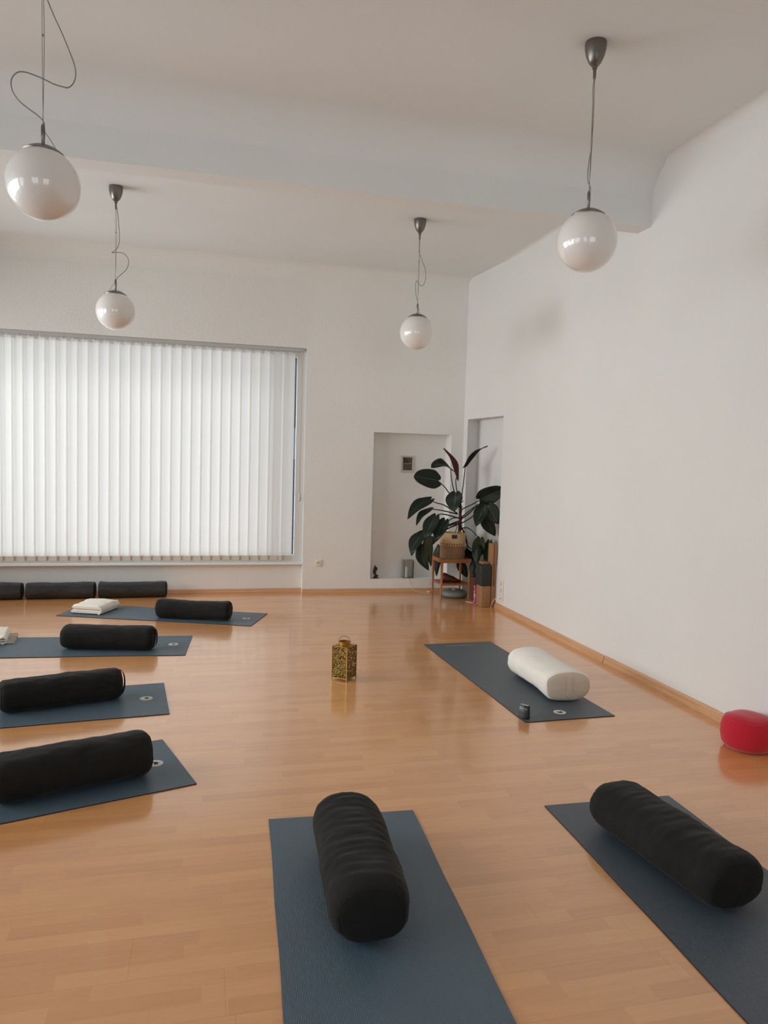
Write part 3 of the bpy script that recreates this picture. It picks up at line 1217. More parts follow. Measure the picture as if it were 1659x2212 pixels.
bolster('shiny black bolster in the middle of the row under the window', -1.374, 8.100, R(-0.8), 0.085, 0.083, 0.645, 0.0, SK, 8, 0.3, 0.003, group='black bolsters lined up under the window')
bolster('shiny black bolster under the window, cut by the left picture edge', -2.078, 8.095, R(1.0), 0.085, 0.084, 0.66, 0.0, SK, 9, 0.3, 0.003, group='black bolsters lined up under the window')
bolster('cream oval bolster with a stitched end strap on the slate mat', 2.297, 4.502, R(-91.4), 0.158, 0.099, 0.645, 0.0062, (M['cream_cotton'], M['cream_panel']), 10, 0.32, 0.0012,
        waist=0.05, handle=(1, 'flat'), group=None, p=2.5, seam=M['cream_panel'], pleats=60)

# red round cushion
t = thing('meditation_cushion', 'red round meditation cushion against the right wall', 'cushion', (2.912, 3.325, 0))
bm = bmesh.new()
prof = [(0.0, 0.0), (0.085, 0.0), (0.112, 0.006), (0.130, 0.030), (0.1375, 0.075), (0.136, 0.115), (0.128, 0.145), (0.117, 0.160)]
n = 72
rows = []
for r, z in prof:
    if r == 0:
        continue
    rows.append([bm.verts.new(((r + 0.0015 * math.sin(24 * 2 * PI * i / n) * (z / 0.16)) * math.cos(2 * PI * i / n), r * math.sin(2 * PI * i / n), z)) for i in range(n)])
for a_, b_ in zip(rows, rows[1:]):
    for i in range(n):
        bm.faces.new((a_[i], a_[(i + 1) % n], b_[(i + 1) % n], b_[i]))
bm.faces.new(rows[0])
obj('side_panel', fix(bm), M['red_cotton'], t, smooth=True)
bm = bmesh.new()
rows = []
for r, z in ((0.1172, 0.1598), (0.110, 0.169), (0.095, 0.178), (0.070, 0.186), (0.04, 0.190), (0.015, 0.191)):
    rows.append([bm.verts.new((r * math.cos(2 * PI * i / n), r * math.sin(2 * PI * i / n), z + 0.006 * noise.noise(Vector((r * 12 * math.cos(2 * PI * i / n), r * 12 * math.sin(2 * PI * i / n), 3))))) for i in range(n)])
for a_, b_ in zip(rows, rows[1:]):
    for i in range(n):
        bm.faces.new((a_[i], a_[(i + 1) % n], b_[(i + 1) % n], b_[i]))
bm.faces.new(rows[-1])
obj('top_panel', fix(bm), M['red_cotton'], t, smooth=True)
bm = bmesh.new()
tube(bm, [(0.118 * math.cos(2 * PI * i / 48), 0.118 * math.sin(2 * PI * i / 48), 0.1605) for i in range(49)], 0.002, 6, smooth=False, cap=False)
obj('seam', bm, M['red_cotton'], t, smooth=True)


# ------------------------------------------------------------------ FOLDED BLANKETS
def blanket(label, x, y, ang, w, d, h, z0, mat, layers=2, seed=0, fringe=False, group=None):
    """folds run along local Y; rolled fold towards +X"""
    t = thing('folded_blanket', label, 'blanket', (x, y, z0), ang, group)
    th = h / layers
    prev = 0.0
    for L_ in range(layers):
        bm = bmesh.new()
        # rounded slab section swept in Y, with soft noise
        nsec = 40
        ny = 26
        rows = []
        for i in range(ny + 1):
            v = -d / 2 + d * i / ny
            row = []
            ix = 0.006 * math.sin(i * 0.9 + L_)
            for j in range(nsec):
                a_ = 2 * PI * j / nsec
                c, s = math.cos(a_), math.sin(a_)
                px = math.copysign(abs(c) ** 0.22, c) * (w / 2 - 0.006 * L_) + ix * (1 if c < 0 else 0.4)
                pz = math.copysign(abs(s) ** 0.55, s) * th / 2
                zz = th * (L_ + 0.5) + pz
                if s > 0 and L_ == layers - 1:
                    u = px / w
                    zz += 0.020 * math.cos(PI * v / d) * math.cos(PI * u) + 0.012 * noise.noise(Vector((px * 11, v * 11, seed)))
                    zz += 0.010 * (v / d)
                elif s > 0:
                    zz += 0.002 * noise.noise(Vector((px * 15, v * 15, seed + 2)))
                edge = min(1.0, (d / 2 - abs(v)) / 0.012)
                zz = th * (L_ + 0.5) + (zz - th * (L_ + 0.5)) * (0.55 + 0.45 * math.sqrt(max(0, edge)))
                row.append(bm.verts.new((px, v, max(zz, 0.0))))
            rows.append(row)
        for a_, b_ in zip(rows, rows[1:]):
            for j in range(nsec):
                bm.faces.new((a_[j], a_[(j + 1) % nsec], b_[(j + 1) % nsec], b_[j]))
        bm.faces.new(rows[0])
        bm.faces.new(rows[-1])
        obj('folded_layer', fix(bm), mat, t, smooth='auto')
    # rolled edge joining the layers on the +X side
    bm = bmesh.new()
    pts = []
    for i in range(28):
        a_ = -PI / 2 + PI * i / 27
        pts.append((w / 2 - 0.030 + 0.036 * math.cos(a_), h * 0.5 + h * 0.49 * math.sin(a_)))
    inner = [(px - 0.011 * math.cos(-PI / 2 + PI * i / 27), h * 0.5 + (pz - h * 0.5) * 0.76) for i, (px, pz) in enumerate(pts)]
    sec = pts + inner[::-1]
    rows = [[bm.verts.new((px, v, pz + 0.002 * math.sin(v * 40))) for px, pz in sec] for v in [-d / 2 - 0.003 + (d + 0.006) * i / 10 for i in range(11)]]
    k = len(sec)
    for a_, b_ in zip(rows, rows[1:]):
        for j in range(k):
            bm.faces.new((a_[j], a_[(j + 1) % k], b_[(j + 1) % k], b_[j]))
    bm.faces.new(rows[0])
    bm.faces.new(rows[-1])
    obj('rolled_fold', fix(bm), mat, t, smooth='auto')
    if fringe:
        bm = bmesh.new()
        for i in range(16):
            yy = -d / 2 + 0.012 + (d - 0.024) * i / 15
            l = 0.050 + 0.02 * random.random()
            tube(bm, [(w / 2 - 0.01, yy, 0.008), (w / 2 + 0.022, yy + 0.004, 0.006), (w / 2 + l, yy + random.uniform(-0.012, 0.012), 0.004)], 0.0030, 5, 4)
        obj('fringe', bm, mat, t, smooth=True)
    return t


blanket('folded white blanket on the left end of the farthest mat', -0.955, 7.395, R(-21.5), 0.30, 0.34, 0.080, 0.0062, M['blanket'], 2, 3)
blanket('cream fringed blanket cut by the left picture edge on a blue mat', -1.665, 6.30, R(8), 0.40, 0.36, 0.060, 0.0062, M['blanket'], 3, 8, fringe=True)

# ------------------------------------------------------------------ BRASS LANTERN
A = Vector((0.893, 4.903))
B = Vector((0.976, 4.829))
D = Vector((1.062, 4.909))
ang = math.atan2((B - A).y, (B - A).x)
wd = 0.112
cx, cy = (A + D) / 2
t = thing('lantern', 'square perforated brass lantern standing alone in the middle of the floor', 'lantern', (cx, cy, 0), math.atan2(-1, 1) + 0.02)
hw = 0.060
z0, z1 = 0.016, 0.232
for k in range(4):
    bm = bmesh.new()
    nx, nz = 9, 16
    random.seed(40 + k)
    # lace panel: a sheet with many small irregular openings
    cols, rws = 20, 36
    cwx = 2 * hw / cols
    cwz = (z1 - z0) / rws
    grid = {}

    def gv(i, j, side):
        key = (i, j, side)
        if key not in grid:
            jx = 0 if i in (0, cols) else 0.22 * cwx * math.sin(i * 12.9 + j * 78.2 + k)
            jz = 0 if j in (0, rws) else 0.22 * cwz * math.sin(i * 39.3 + j * 11.1 + k)
            grid[key] = bm.verts.new((-hw + cwx * i + jx, -hw + (0.0 if side == 0 else 0.0022), z0 + cwz * j + jz))
        return grid[key]
    for i in range(cols):
        for j in range(rws):
            edge = i in (0, cols - 1) or j in (0, rws - 1)
            if not edge and random.random() < 0.30:
                continue
            bm.faces.new((gv(i, j, 0), gv(i + 1, j, 0), gv(i + 1, j + 1, 0), gv(i, j + 1, 0)))
    rot = Matrix.Rotation(k * PI / 2, 4, 'Z')
    bmesh.ops.solidify(bm, geom=list(bm.faces), thickness=0.002)
    bmesh.ops.transform(bm, matrix=rot, verts=bm.verts)
    obj('pierced_panel', fix(bm), M['brass_lace'], t)
for sx, sy in ((1, 1), (1, -1), (-1, 1), (-1, -1)):
    bm = bmesh.new()
    box(bm, sx * hw - 0.003, sx * hw + 0.003, sy * hw - 0.003, sy * hw + 0.003, 0.0, z1 + 0.001)
    obj('corner_post', bevel(bm, 0.001, 1), M['brass'], t)
bm = bmesh.new()
box(bm, -hw - 0.001, hw + 0.001, -hw - 0.001, hw + 0.001, z0 - 0.003, z0 + 0.001)
obj('bottom_plate', bm, M['brass'], t)
bm = bmesh.new()
n = 40
sq = []
ci = []
for i in range(n):
    a_ = 2 * PI * i / n + PI / 4
    c, s = math.cos(a_), math.sin(a_)
    q = hw / max(abs(c), abs(s))
    sq.append((bm.verts.new((c * q, s * q, z1)), bm.verts.new((c * q, s * q, z1 + 0.002))))
    ci.append((bm.verts.new((0.036 * c, 0.036 * s, z1 + 0.004)), bm.verts.new((0.036 * c, 0.036 * s, z1 + 0.006))))
for i in range(n):
    j = (i + 1) % n
    bm.faces.new((sq[i][1], sq[j][1], ci[j][1], ci[i][1]))
    bm.faces.new((sq[i][0], ci[i][0], ci[j][0], sq[j][0]))
    bm.faces.new((sq[i][0], sq[j][0], sq[j][1], sq[i][1]))
obj('top_plate', fix(bm), M['brass'], t)
bm = bmesh.new()
lathe(bm, [(0.037, z1 + 0.002), (0.039, z1 + 0.004), (0.039, z1 + 0.026), (0.040, z1 + 0.029), (0.036, z1 + 0.029), (0.036, z1 + 0.004)], 40, cap=False)
obj('collar', bm, M['brass'], t, smooth='auto')
bm = bmesh.new()
hp = []
u = Vector((0.75, -0.66, 0))       # hinge axis
v = Vector((-0.66, -0.75, 0))
u = Vector((1, 1, 0)).normalized()
v = Vector((-1, 1, 0)).normalized()
for i in range(21):
    a_ = PI * i / 20
    hp.append(u * 0.043 * math.cos(a_) + (v * 0.55 + Vector((0, 0, 0.70))) * 0.052 * math.sin(a_) + Vector((0, 0, z1 + 0.022)))
tube(bm, hp, 0.0018, 8, smooth=False)
obj('handle', bm, M['brass'], t, smooth=True)

# ------------------------------------------------------------------ small bluetooth-style speaker / clock on the slate mat
t = thing('portable_speaker', 'small black portable speaker with a silver top on the slate mat corner', 'speaker', (1.884, 3.948, 0.005), R(-50))
bm = bmesh.new()
sec = [(-0.016, 0.0), (0.018, 0.0), (0.019, 0.008), (0.010, 0.072), (0.004, 0.079), (-0.006, 0.079), (-0.011, 0.072), (-0.017, 0.008)]
rows = [[bm.verts.new((x_, y_, z_)) for y_, z_ in sec] for x_ in (-0.029, -0.027, 0.027, 0.029)]
for r_, sc in ((0, 0.94), (3, 0.94)):
    for v_ in rows[r_]:
        v_.co.y *= sc
        v_.co.z = 0.04 + (v_.co.z - 0.04) * sc
for a_, b_ in zip(rows, rows[1:]):
    for j in range(8):
        bm.faces.new((a_[j], a_[(j + 1) % 8], b_[(j + 1) % 8], b_[j]))
bm.faces.new(rows[0])
bm.faces.new(rows[-1])
for v_ in bm.verts:
    v_.co.y *= -1
    v_.co.z = max(v_.co.z, 0)
obj('case', fix(bm), M['black_plastic'], t, smooth='auto')
bm = bmesh.new()
box(bm, -0.025, 0.025, -0.008, 0.004, 0.0785, 0.0805)
obj('silver_top', bevel(bm, 0.0008, 1), M['silver'], t)
fr = Matrix.Translation((0, -0.0150, 0.040)) @ Matrix.Rotation(R(-7.5), 4, 'X')
bm = bmesh.new()
for i in range(5):
    box(bm, -0.020 + i * 0.0090, -0.016 + i * 0.0090, -0.0012, 0.0012, 0.018, 0.0215)
bmesh.ops.transform(bm, matrix=fr, verts=bm.verts)
obj('buttons', bm, M['silver'], t)
bm = bmesh.new()
box(bm, -0.006, 0.006, -0.0015, 0.0012, 0.001, 0.013)
bmesh.ops.transform(bm, matrix=fr, verts=bm.verts)
obj('dial_button', bevel(bm, 0.0006, 1), M['grey_print'], t)

# ------------------------------------------------------------------ PICTURE, FIGURINE, GLASS LAMP in the niche
t = thing('picture_frame', 'small silver-framed photo with white script hanging in the left niche', 'picture', (2.355, NY, 1.482))
bm = bmesh.new()
pw, ph, fw = 0.076, 0.096, 0.010
for x0_, x1_, za, zb in ((-pw, -pw + fw, -ph, ph), (pw - fw, pw, -ph, ph), (-pw + fw, pw - fw, -ph, -ph + fw), (-pw + fw, pw - fw, ph - fw, ph)):
    box(bm, x0_, x1_, -0.016, 0.0, za, zb)
obj('frame', fix(bm), M['frame_silver'], t)
bm = bmesh.new()
box(bm, -pw + fw, pw - fw, -0.008, -0.002, -ph + fw, ph - fw)
obj('mount', bm, M['tan_panel'], t)
bm = bmesh.new()
box(bm, -0.055, 0.055, -0.0095, -0.0078, -0.073, 0.077)
obj('photo', bm, M['photo'], t)
text_mesh('script_lettering', "I'm grateful", 0.0205, M['print_white'], t, (0, -0.0100, 0.008), (PI / 2, 0, 0), 0.35)

t = thing('kneeling_figurine', 'dark carved kneeling figurine with raised hands in the left niche corner', 'figurine', (1.982, 8.235, NZ0), R(0))
bm = bmesh.new()
box(bm, -0.030, 0.036, -0.022, 0.022, 0.0, 0.008)
obj('plinth', bevel(bm, 0.003), M['dark_wood'], t, smooth='auto')


def blob(bm, c, r, sx=1, sy=1, sz=1, n=12):
    g = bmesh.ops.create_uvsphere(bm, u_segments=n, v_segments=n - 2, radius=r)
    for v_ in g['verts']:
        v_.co = Vector((v_.co.x * sx, v_.co.y * sy, v_.co.z * sz)) + Vector(c)


# the body as one skinned figure: folded legs, torso, head, arms raised to the face
me = bpy.data.meshes.new('body')
V = [(-0.014, 0, 0.022), (-0.012, 0, 0.052), (-0.010, 0, 0.082), (-0.009, 0, 0.104), (-0.005, 0, 0.118), (-0.003, 0, 0.132),   # pelvis..head
     (0.008, 0.012, 0.024), (0.030, 0.013, 0.028), (0.006, 0.014, 0.012), (-0.018, 0.014, 0.012),
     (0.008, -0.012, 0.024), (0.030, -0.013, 0.028), (0.006, -0.014, 0.012), (-0.018, -0.014, 0.012),
     (-0.006, 0.017, 0.100), (0.010, 0.018, 0.088), (0.016, 0.006, 0.112), (0.014, 0.003, 0.128),
     (-0.006, -0.017, 0.100), (0.010, -0.018, 0.088), (0.016, -0.006, 0.112), (0.014, -0.003, 0.128)]
E_ = [(0, 1), (1, 2), (2, 3), (3, 4), (4, 5), (0, 6), (6, 7), (7, 8), (8, 9), (0, 10), (10, 11), (11, 12), (12, 13), (3, 14), (14, 15), (15, 16), (16, 17), (3, 18), (18, 19), (19, 20), (20, 21)]
Rr = [r_ * 1.35 for r_ in [0.018, 0.014, 0.016, 0.010, 0.009, 0.0135, 0.012, 0.009, 0.006, 0.005, 0.012, 0.009, 0.006, 0.005, 0.007, 0.005, 0.0045, 0.004, 0.007, 0.005, 0.0045, 0.004]]
me.from_pydata(V, E_, [])
o = bpy.data.objects.new('body', me)
COL.objects.link(o)
o.parent = t
me.materials.append(M['dark_wood'])
md = o.modifiers.new('skin', 'SKIN')
for i, sv in enumerate(me.skin_vertices[0].data):
    sv.radius = (Rr[i], Rr[i])
    sv.use_root = i == 0
md.use_smooth_shade = True
sb = o.modifiers.new('sub', 'SUBSURF')
sb.levels = sb.render_levels = 2
o.location = (0, 0, 0.004)
bm = bmesh.new()
blob(bm, (-0.007, 0, 0.1405), 0.010, 1, 1, 1.0)
obj('hair_knot', bm, M['dark_wood'], t, smooth=True)

t = thing('glass_lamp', 'pale green glass box lamp standing in the left niche', 'lamp', (2.318, 8.20, NZ0))
bm = bmesh.new()
lx, ly, lz, gt = 0.115, 0.125, 0.208, 0.006
box(bm, 0, lx, 0, gt, 0.004, lz)
box(bm, 0, lx, ly - gt, ly, 0.004, lz)
box(bm, 0, gt, gt, ly - gt, 0.004, lz)
box(bm, lx - gt, lx, gt, ly - gt, 0.004, lz)
obj('glass_box', fix(bm), M['green_glass'], t)
bm = bmesh.new()
box(bm, 0.0, lx, 0.0, ly, 0.0, 0.004)
obj('base_plate', bm, M['green_glass'], t)
bm = bmesh.new()
lathe(bm, [(0, 0.004), (0.017, 0.004), (0.017, 0.115), (0.013, 0.128), (0, 0.130)], 20, 0.045, 0.06)
obj('frosted_tube', bm, M['frosted_tube'], t, smooth='auto')
bm = bmesh.new()
box(bm, 0.062, 0.088, 0.045, 0.07, 0.004, 0.018)
obj('lamp_socket', bm, M['grey_print'], t)
# its cord over the ledge down to an inline switch on the floor
bm = bmesh.new()
tube(bm, [(0.05, 0.03, 0.003), (0.040, -0.02, 0.004), (0.036, -0.048, 0.0), (0.052, -0.056, -0.045), (0.085, -0.062, -0.105), (0.13, -0.085, -0.135), (0.20, -0.098, -0.1488), (0.262, -0.092, -0.1488)], 0.0024, 6, 6)
obj('cord', bm, M['cream_cable'], t, smooth=True)
bm = bmesh.new()
box(bm, 0.258, 0.300, -0.104, -0.082, -0.1515, -0.134)
obj('inline_switch', bevel(bm, 0.004), M['cream_cable'], t, smooth='auto')

# ------------------------------------------------------------------ SOCKETS


def socket_face(bm_p, bm_h, u, z, nrm='y', c=0.0):
    pass


t = thing('wall_socket', 'single ivory wall socket beside the window', 'socket', (1.310, yp(1.31), 0.341))
bm = bmesh.new()
box(bm, -0.040, 0.040, -0.009, 0.0, -0.040, 0.040)
obj('cover_plate', bevel(bm, 0.004), M['outlet'], t, smooth='auto')
bm = bmesh.new()
lathe(bm, [(0.021, 0.0), (0.0225, 0.0025), (0.019, 0.0025), (0.018, -0.001), (0, -0.001)], 32, cap=False)
bmesh.ops.transform(bm, matrix=Matrix.Translation((0, -0.0095, 0)) @ Matrix.Rotation(PI / 2, 4, 'X'), verts=bm.verts)
sk = obj('socket_well', bm, M['outlet'], t, smooth='auto')
bm = bmesh.new()
for s_ in (-1, 1):
    lathe(bm, [(0.0, 0), (0.0045, 0), (0.0045, 0.002), (0, 0.002)], 12, s_ * 0.0095, 0)
bmesh.ops.transform(bm, matrix=Matrix.Translation((0, -0.0095, 0)) @ Matrix.Rotation(PI / 2, 4, 'X'), verts=bm.verts)
obj('pin_hole', bm, M['outlet_dark'], sk)

t = thing('wall_socket', 'triple ivory wall socket on the right wall beside the cork blocks', 'socket', (xr(7.04), 7.045, 0.205))
bm = bmesh.new()
box(bm, -0.011, 0.0, -0.041, 0.041, -0.112, 0.112)
obj('cover_plate', bevel(bm, 0.005), M['outlet'], t, smooth='auto')
for k in (-1, 0, 1):
    bm = bmesh.new()
    lathe(bm, [(0.021, 0.0), (0.0225, 0.0025), (0.019, 0.0025), (0.018, -0.001), (0, -0.001)], 32, cap=False)
    mt = Matrix.Translation((-0.0115, 0, 0)) @ Matrix.Rotation(-PI / 2, 4, 'Y')
    bmesh.ops.transform(bm, matrix=mt, verts=bm.verts)
    sk = obj('socket_well', bm, M['outlet'], t, smooth='auto', loc=(0, 0, k * 0.071))
    bm = bmesh.new()
    for s_ in (-1, 1):
        lathe(bm, [(0.0, 0), (0.0050, 0), (0.0050, 0.002), (0, 0.002)], 12, s_ * 0.0095, 0)
    bmesh.ops.transform(bm, matrix=mt, verts=bm.verts)
    obj('pin_hole', bm, M['outlet_dark'], sk)
sx = xr(7.04)
bm = bmesh.new()
lathe(bm, [(0, 0), (0.015, 0), (0.014, 0.012), (0.006, 0.022), (0, 0.022)], 18)
bmesh.ops.transform(bm, matrix=Matrix.Translation((sx - 0.013, 7.045, 0.134)) @ Matrix.Rotation(-PI / 2, 4, 'Y'), verts=bm.verts)
plug = obj('power_plug', bm, M['outlet'], smooth='auto')
tag(plug, 'ivory plug and thin cable in the triple socket', 'plug')
bm = bmesh.new()
tube(bm, [(sx - 0.030, 7.045, 0.134), (sx - 0.055, 7.050, 0.128), (sx - 0.085, 7.075, 0.085), (sx - 0.082, 7.125, 0.030), (sx - 0.066, 7.165, 0.004), (2.987, 7.20, 0.003), (2.987, 7.32, 0.003), (2.92, 7.40, 0.003), (2.855, 7.47, 0.003), (2.84, 7.53, 0.003)], 0.0025, 6, 6)
c_ = obj('cable', bm, M['cream_cable'], plug, smooth=True)

# ------------------------------------------------------------------ YOGA BLOCKS IN THE CORNER


def block(label, x0, x1, y0, y1, z0, z1, mat, name='yoga_block', cat='yoga block', group='cork yoga blocks in the corner', bv=0.006, seg=3):
    cx_, cy_ = (x0 + x1) / 2, (y0 + y1) / 2
    bm = bmesh.new()
    box(bm, x0 - cx_, x1 - cx_, y0 - cy_, y1 - cy_, 0, z1 - z0)
    o = obj(name, bevel(bm, bv, seg), mat, smooth='auto', loc=(cx_, cy_, z0))
    return tag(o, label, cat, group)


Z1, Z2, Z3 = 0.226, 0.452, 0.672
block('thick cork block on the floor, directly under the black block', 2.884, 2.984, 7.185, 7.345, 0, Z1, M['cork'])
block('cork block on the floor against the wall edge, next to the thick one', 2.990, 3.046, 7.190, 7.30, 0, Z1, M['cork'])
block('thin cork block on the middle level, touching the black block', 2.993, 3.015, 7.192, 7.30, Z1, Z2, M['cork'])
block('thin cork block on the middle level, nearest the wall edge', 3.020, 3.046, 7.192, 7.30, Z1, Z2, M['cork'])
block('topmost cork block on the left of the upper pair', 2.986, 3.013, 7.190, 7.30, Z2, Z3, M['cork'])
block('topmost cork block on the right of the upper pair, at the wall edge', 3.016, 3.046, 7.190, 7.30, Z2, Z3, M['cork'])
block('black foam block standing on the thick cork block', 2.866, 2.985, 7.180, 7.345, Z1, Z2 - 0.003, plain('black_foam', (0.020, 0.021, 0.020), 0.7, bump=(200, 0.2, 0.001)), group=None, bv=0.014)
block('cork slab lying flat on top of the black block', 2.902, 2.983, 7.240, 7.345, Z2 - 0.003, Z2 + 0.020, M['cork'], bv=0.003)
block('pink and white patterned box peeking out left of the cork block', 2.865, 2.884, 7.347, 7.365, 0, 0.205, M['pink'], 'patterned_box', 'box', None, 0.002, 1)

# ------------------------------------------------------------------ STOOL
SX0, SX1, SY0, SY1 = 2.577, 2.930, 7.632, 7.965
t = thing('plant_stool', 'small oak stool with a lower shelf under the potted plant', 'stool', ((SX0 + SX1) / 2, (SY0 + SY1) / 2, 0))
hx, hy = (SX1 - SX0) / 2, (SY1 - SY0) / 2
lw = 0.026
for sx_ in (-1, 1):
    for sy_ in (-1, 1):
        bm = bmesh.new()
        x_ = sx_ * (hx - lw / 2)
        y_ = sy_ * (hy - lw / 2)
        vs = box(bm, x_ - lw / 2, x_ + lw / 2, y_ - lw / 2, y_ + lw / 2, 0, 0.450)
        for v_ in vs[:4]:
            v_.co.x = x_ + (v_.co.x - x_) * 0.62
            v_.co.y = y_ + (v_.co.y - y_) * 0.62
        obj('leg', bevel(bm, 0.002, 1), M['stool'], t)
bm = bmesh.new()
for s_ in (-1, 1):
    box(bm, -hx + lw, hx - lw, s_ * (hy - 0.011) - 0.009, s_ * (hy - 0.011) + 0.009, 0.408, 0.449)
    box(bm, s_ * (hx - 0.011) - 0.009, s_ * (hx - 0.011) + 0.009, -hy + lw, hy - lw, 0.408, 0.449)
obj('seat_rail', fix(bm), M['stool_flat'], t)
bm = bmesh.new()
box(bm, -hx + 0.021, hx - 0.021, -hy + 0.021, hy - 0.021, 0.424, 0.434)
obj('seat_board', bm, M['stool_flat'], t)
bm = bmesh.new()
box(bm, -hx + 0.010, hx - 0.010, -hy + lw, hy - lw, 0.158, 0.172)
box(bm, -hx + lw, hx - lw, -hy + 0.006, -hy + lw, 0.156, 0.174)
box(bm, -hx + lw, hx - lw, hy - lw, hy - 0.006, 0.156, 0.174)
obj('shelf', fix(bm), M['stool_flat'], t)

# dark leather pouch on the shelf
bm = bmesh.new()
n = 28
rows = []
for i in range(n + 1):
    u_ = i / n
    x_ = -0.115 + 0.235 * u_
    hgt = 0.094 * (min(1, u_ / 0.16) ** 0.5) * (1 - max(0, (u_ - 0.2) / 0.8)) ** 0.8 + 0.012
    wdt = 0.070 * math.sin(PI * min(1, max(0.04, u_ * 0.92 + 0.08))) ** 0.5 + 0.01
    row = []
    for j in range(24):
        a_ = 2 * PI * j / 24
        yy = wdt * math.cos(a_)
        zz = hgt / 2 + hgt / 2 * math.sin(a_) + 0.008 * noise.noise(Vector((x_ * 30, a_ * 1.5, 2)))
        row.append(bm.verts.new((x_, yy, max(0, zz))))
    rows.append(row)
for a_, b_ in zip(rows, rows[1:]):
    for j in range(24):
        bm.faces.new((a_[j], a_[(j + 1) % 24], b_[(j + 1) % 24], b_[j]))
bm.faces.new(rows[0])
bm.faces.new(rows[-1])
o = obj('leather_pouch', fix(bm), M['brown_leather'], smooth=True, loc=(2.742, 7.785, 0.1725), rot=(0, 0, R(-8)))
tag(o, 'dark red-brown wedge-shaped pouch on the lower shelf of the stool', 'pouch')

# grey inflatable disc
t = thing('balance_disc', 'round grey balance disc on the floor under the stool', 'balance cushion', (2.800, 7.825, 0))
bm = bmesh.new()
lathe(bm, [(0, 0.0), (0.11, 0.0), (0.143, 0.010), (0.156, 0.034), (0.150, 0.056), (0.125, 0.074), (0.085, 0.083), (0.04, 0.084), (0.028, 0.081), (0, 0.081)], 56)
obj('air_cushion', bm, M['disc'], t, smooth=True)
bm = bmesh.new()
lathe(bm, [(0, 0.080), (0.022, 0.080), (0.022, 0.0845), (0.018, 0.086), (0, 0.086)], 24)
obj('valve_label', bm, M['outlet'], t, smooth='auto')

# ------------------------------------------------------------------ POTTED PLANT
PX, PY, PZ = 2.757, 7.795, 0.434
t = thing('potted_plant', 'tall dark-leaved philodendron in a two-tone tasselled basket on the stool', 'plant', (PX, PY, PZ))
bm = bmesh.new()
lathe(bm, [(0, 0), (0.128, 0.0), (0.138, 0.010), (0.141, 0.05), (0.142, 0.12), (0.141, 0.190), (0.135, 0.190), (0.132, 0.02), (0, 0.012)], 64, cap=False)
bk = obj('basket', bm, M['seagrass'], t, smooth='auto')
bm = bmesh.new()
lathe(bm, [(0.143, 0.186), (0.1455, 0.190), (0.144, 0.235), (0.139, 0.296), (0.136, 0.300), (0.132, 0.296), (0.135, 0.192)], 64, cap=False)
obj('rim_band', bm, M['cream_weave'], bk, smooth='auto')
bm = bmesh.new()
lathe(bm, [(0.0, 0.262), (0.128, 0.262)], 40, cap=False)
obj('soil', bm, M['soil'], t)
for k in range(34):
    a_ = 2 * PI * k / 34
    bm = bmesh.new()
    lathe(bm, [(0, 0), (0.0025, -0.001), (0.0022, -0.012), (0.0042, -0.016), (0.0062, -0.034), (0.004, -0.038), (0, -0.037)], 8)
    o = obj('tassel', bm, M['tassel'], bk, smooth=True, loc=(0.147 * math.cos(a_), 0.147 * math.sin(a_), 0.192 + 0.002 * math.sin(k * 2.3)))
# black label tag, faces the room
bm = bmesh.new()
box(bm, -0.030, 0.030, -0.0015, 0.0015, -0.020, 0.022)
aa = math.atan2(-7.65, -2.6)
ta = math.atan2(-PY, -PX) + 0.14
tg = obj('basket_label', bevel(bm, 0.001, 1), plain('black_label', (0.010, 0.010, 0.010), 0.5), bk, loc=(0.1430 * math.cos(ta), 0.1430 * math.sin(ta), 0.262), rot=(R(-5), 0, ta + PI / 2))
bm = bmesh.new()
for i in range(3):
    tube(bm, [(-0.013 + 0.013 * i + 0.0045 * math.cos(q * PI / 4), -0.0022, 0.001 + 0.0045 * math.sin(q * PI / 4)) for q in range(9)], 0.0007, 5, smooth=False)
obj('label_print', bm, M['grey_print'], tg) if False else bm.free()
# rope handle on the right of the rim
bm = bmesh.new()
tube(bm, [(0.128, -0.03, 0.285), (0.140, -0.025, 0.315), (0.146, 0.0, 0.335), (0.140, 0.025, 0.315), (0.128, 0.03, 0.285)], 0.0035, 6, 6)
obj('handle', bm, M['cream_weave'], bk, smooth=True)

P0 = Vector((PX, PY, PZ))
bm = bmesh.new()
TR = [(2.825, 7.77, 0.69), (2.829, 7.77, 0.835), (2.827, 7.77, 0.948), (2.825, 7.77, 1.046), (2.805, 7.77, 1.13), (2.791, 7.77, 1.18)]
tube(bm, [Vector(q) - P0 for q in TR], lambda q: 0.017 * (1 - q) ** 0.6 + 0.004 + 0.002 * math.sin(q * 60), 12, 8)
trk = obj('stem', bm, M['trunk'], t, smooth=True)
bm = bmesh.new()
for i in range(14):
    q = i / 13
    z_ = 0.80 + 0.27 * q
    a_ = i * 2.4
    c0 = Vector((2.827, 7.77, z_))
    d_ = Vector((math.cos(a_), math.sin(a_), 0.5))
    tube(bm, [c0 - P0, c0 + d_ * 0.022 - P0, c0 + d_ * 0.034 + Vector((0, 0, 0.01)) - P0], lambda s_: 0.006 * (1 - s_) + 0.0012, 6, 3)
obj('old_leaf_scars', bm, M['trunk'], trk, smooth=True)
bm = bmesh.new()
tube(bm, [Vector((2.737, 7.70, 0.68)) - P0, Vector((2.785, 7.705, 0.875)) - P0], 0.005, 8, smooth=False)
obj('support_stake', bm, M['stake'], t, smooth=True)
bm = bmesh.new()
box(bm, -0.016, 0.016, -0.003, 0.003, -0.01, 0.035)
obj('orange_tag', bm, M['orange'], t, loc=(2.800 - PX, 7.68 - PY, 0.722 - PZ))

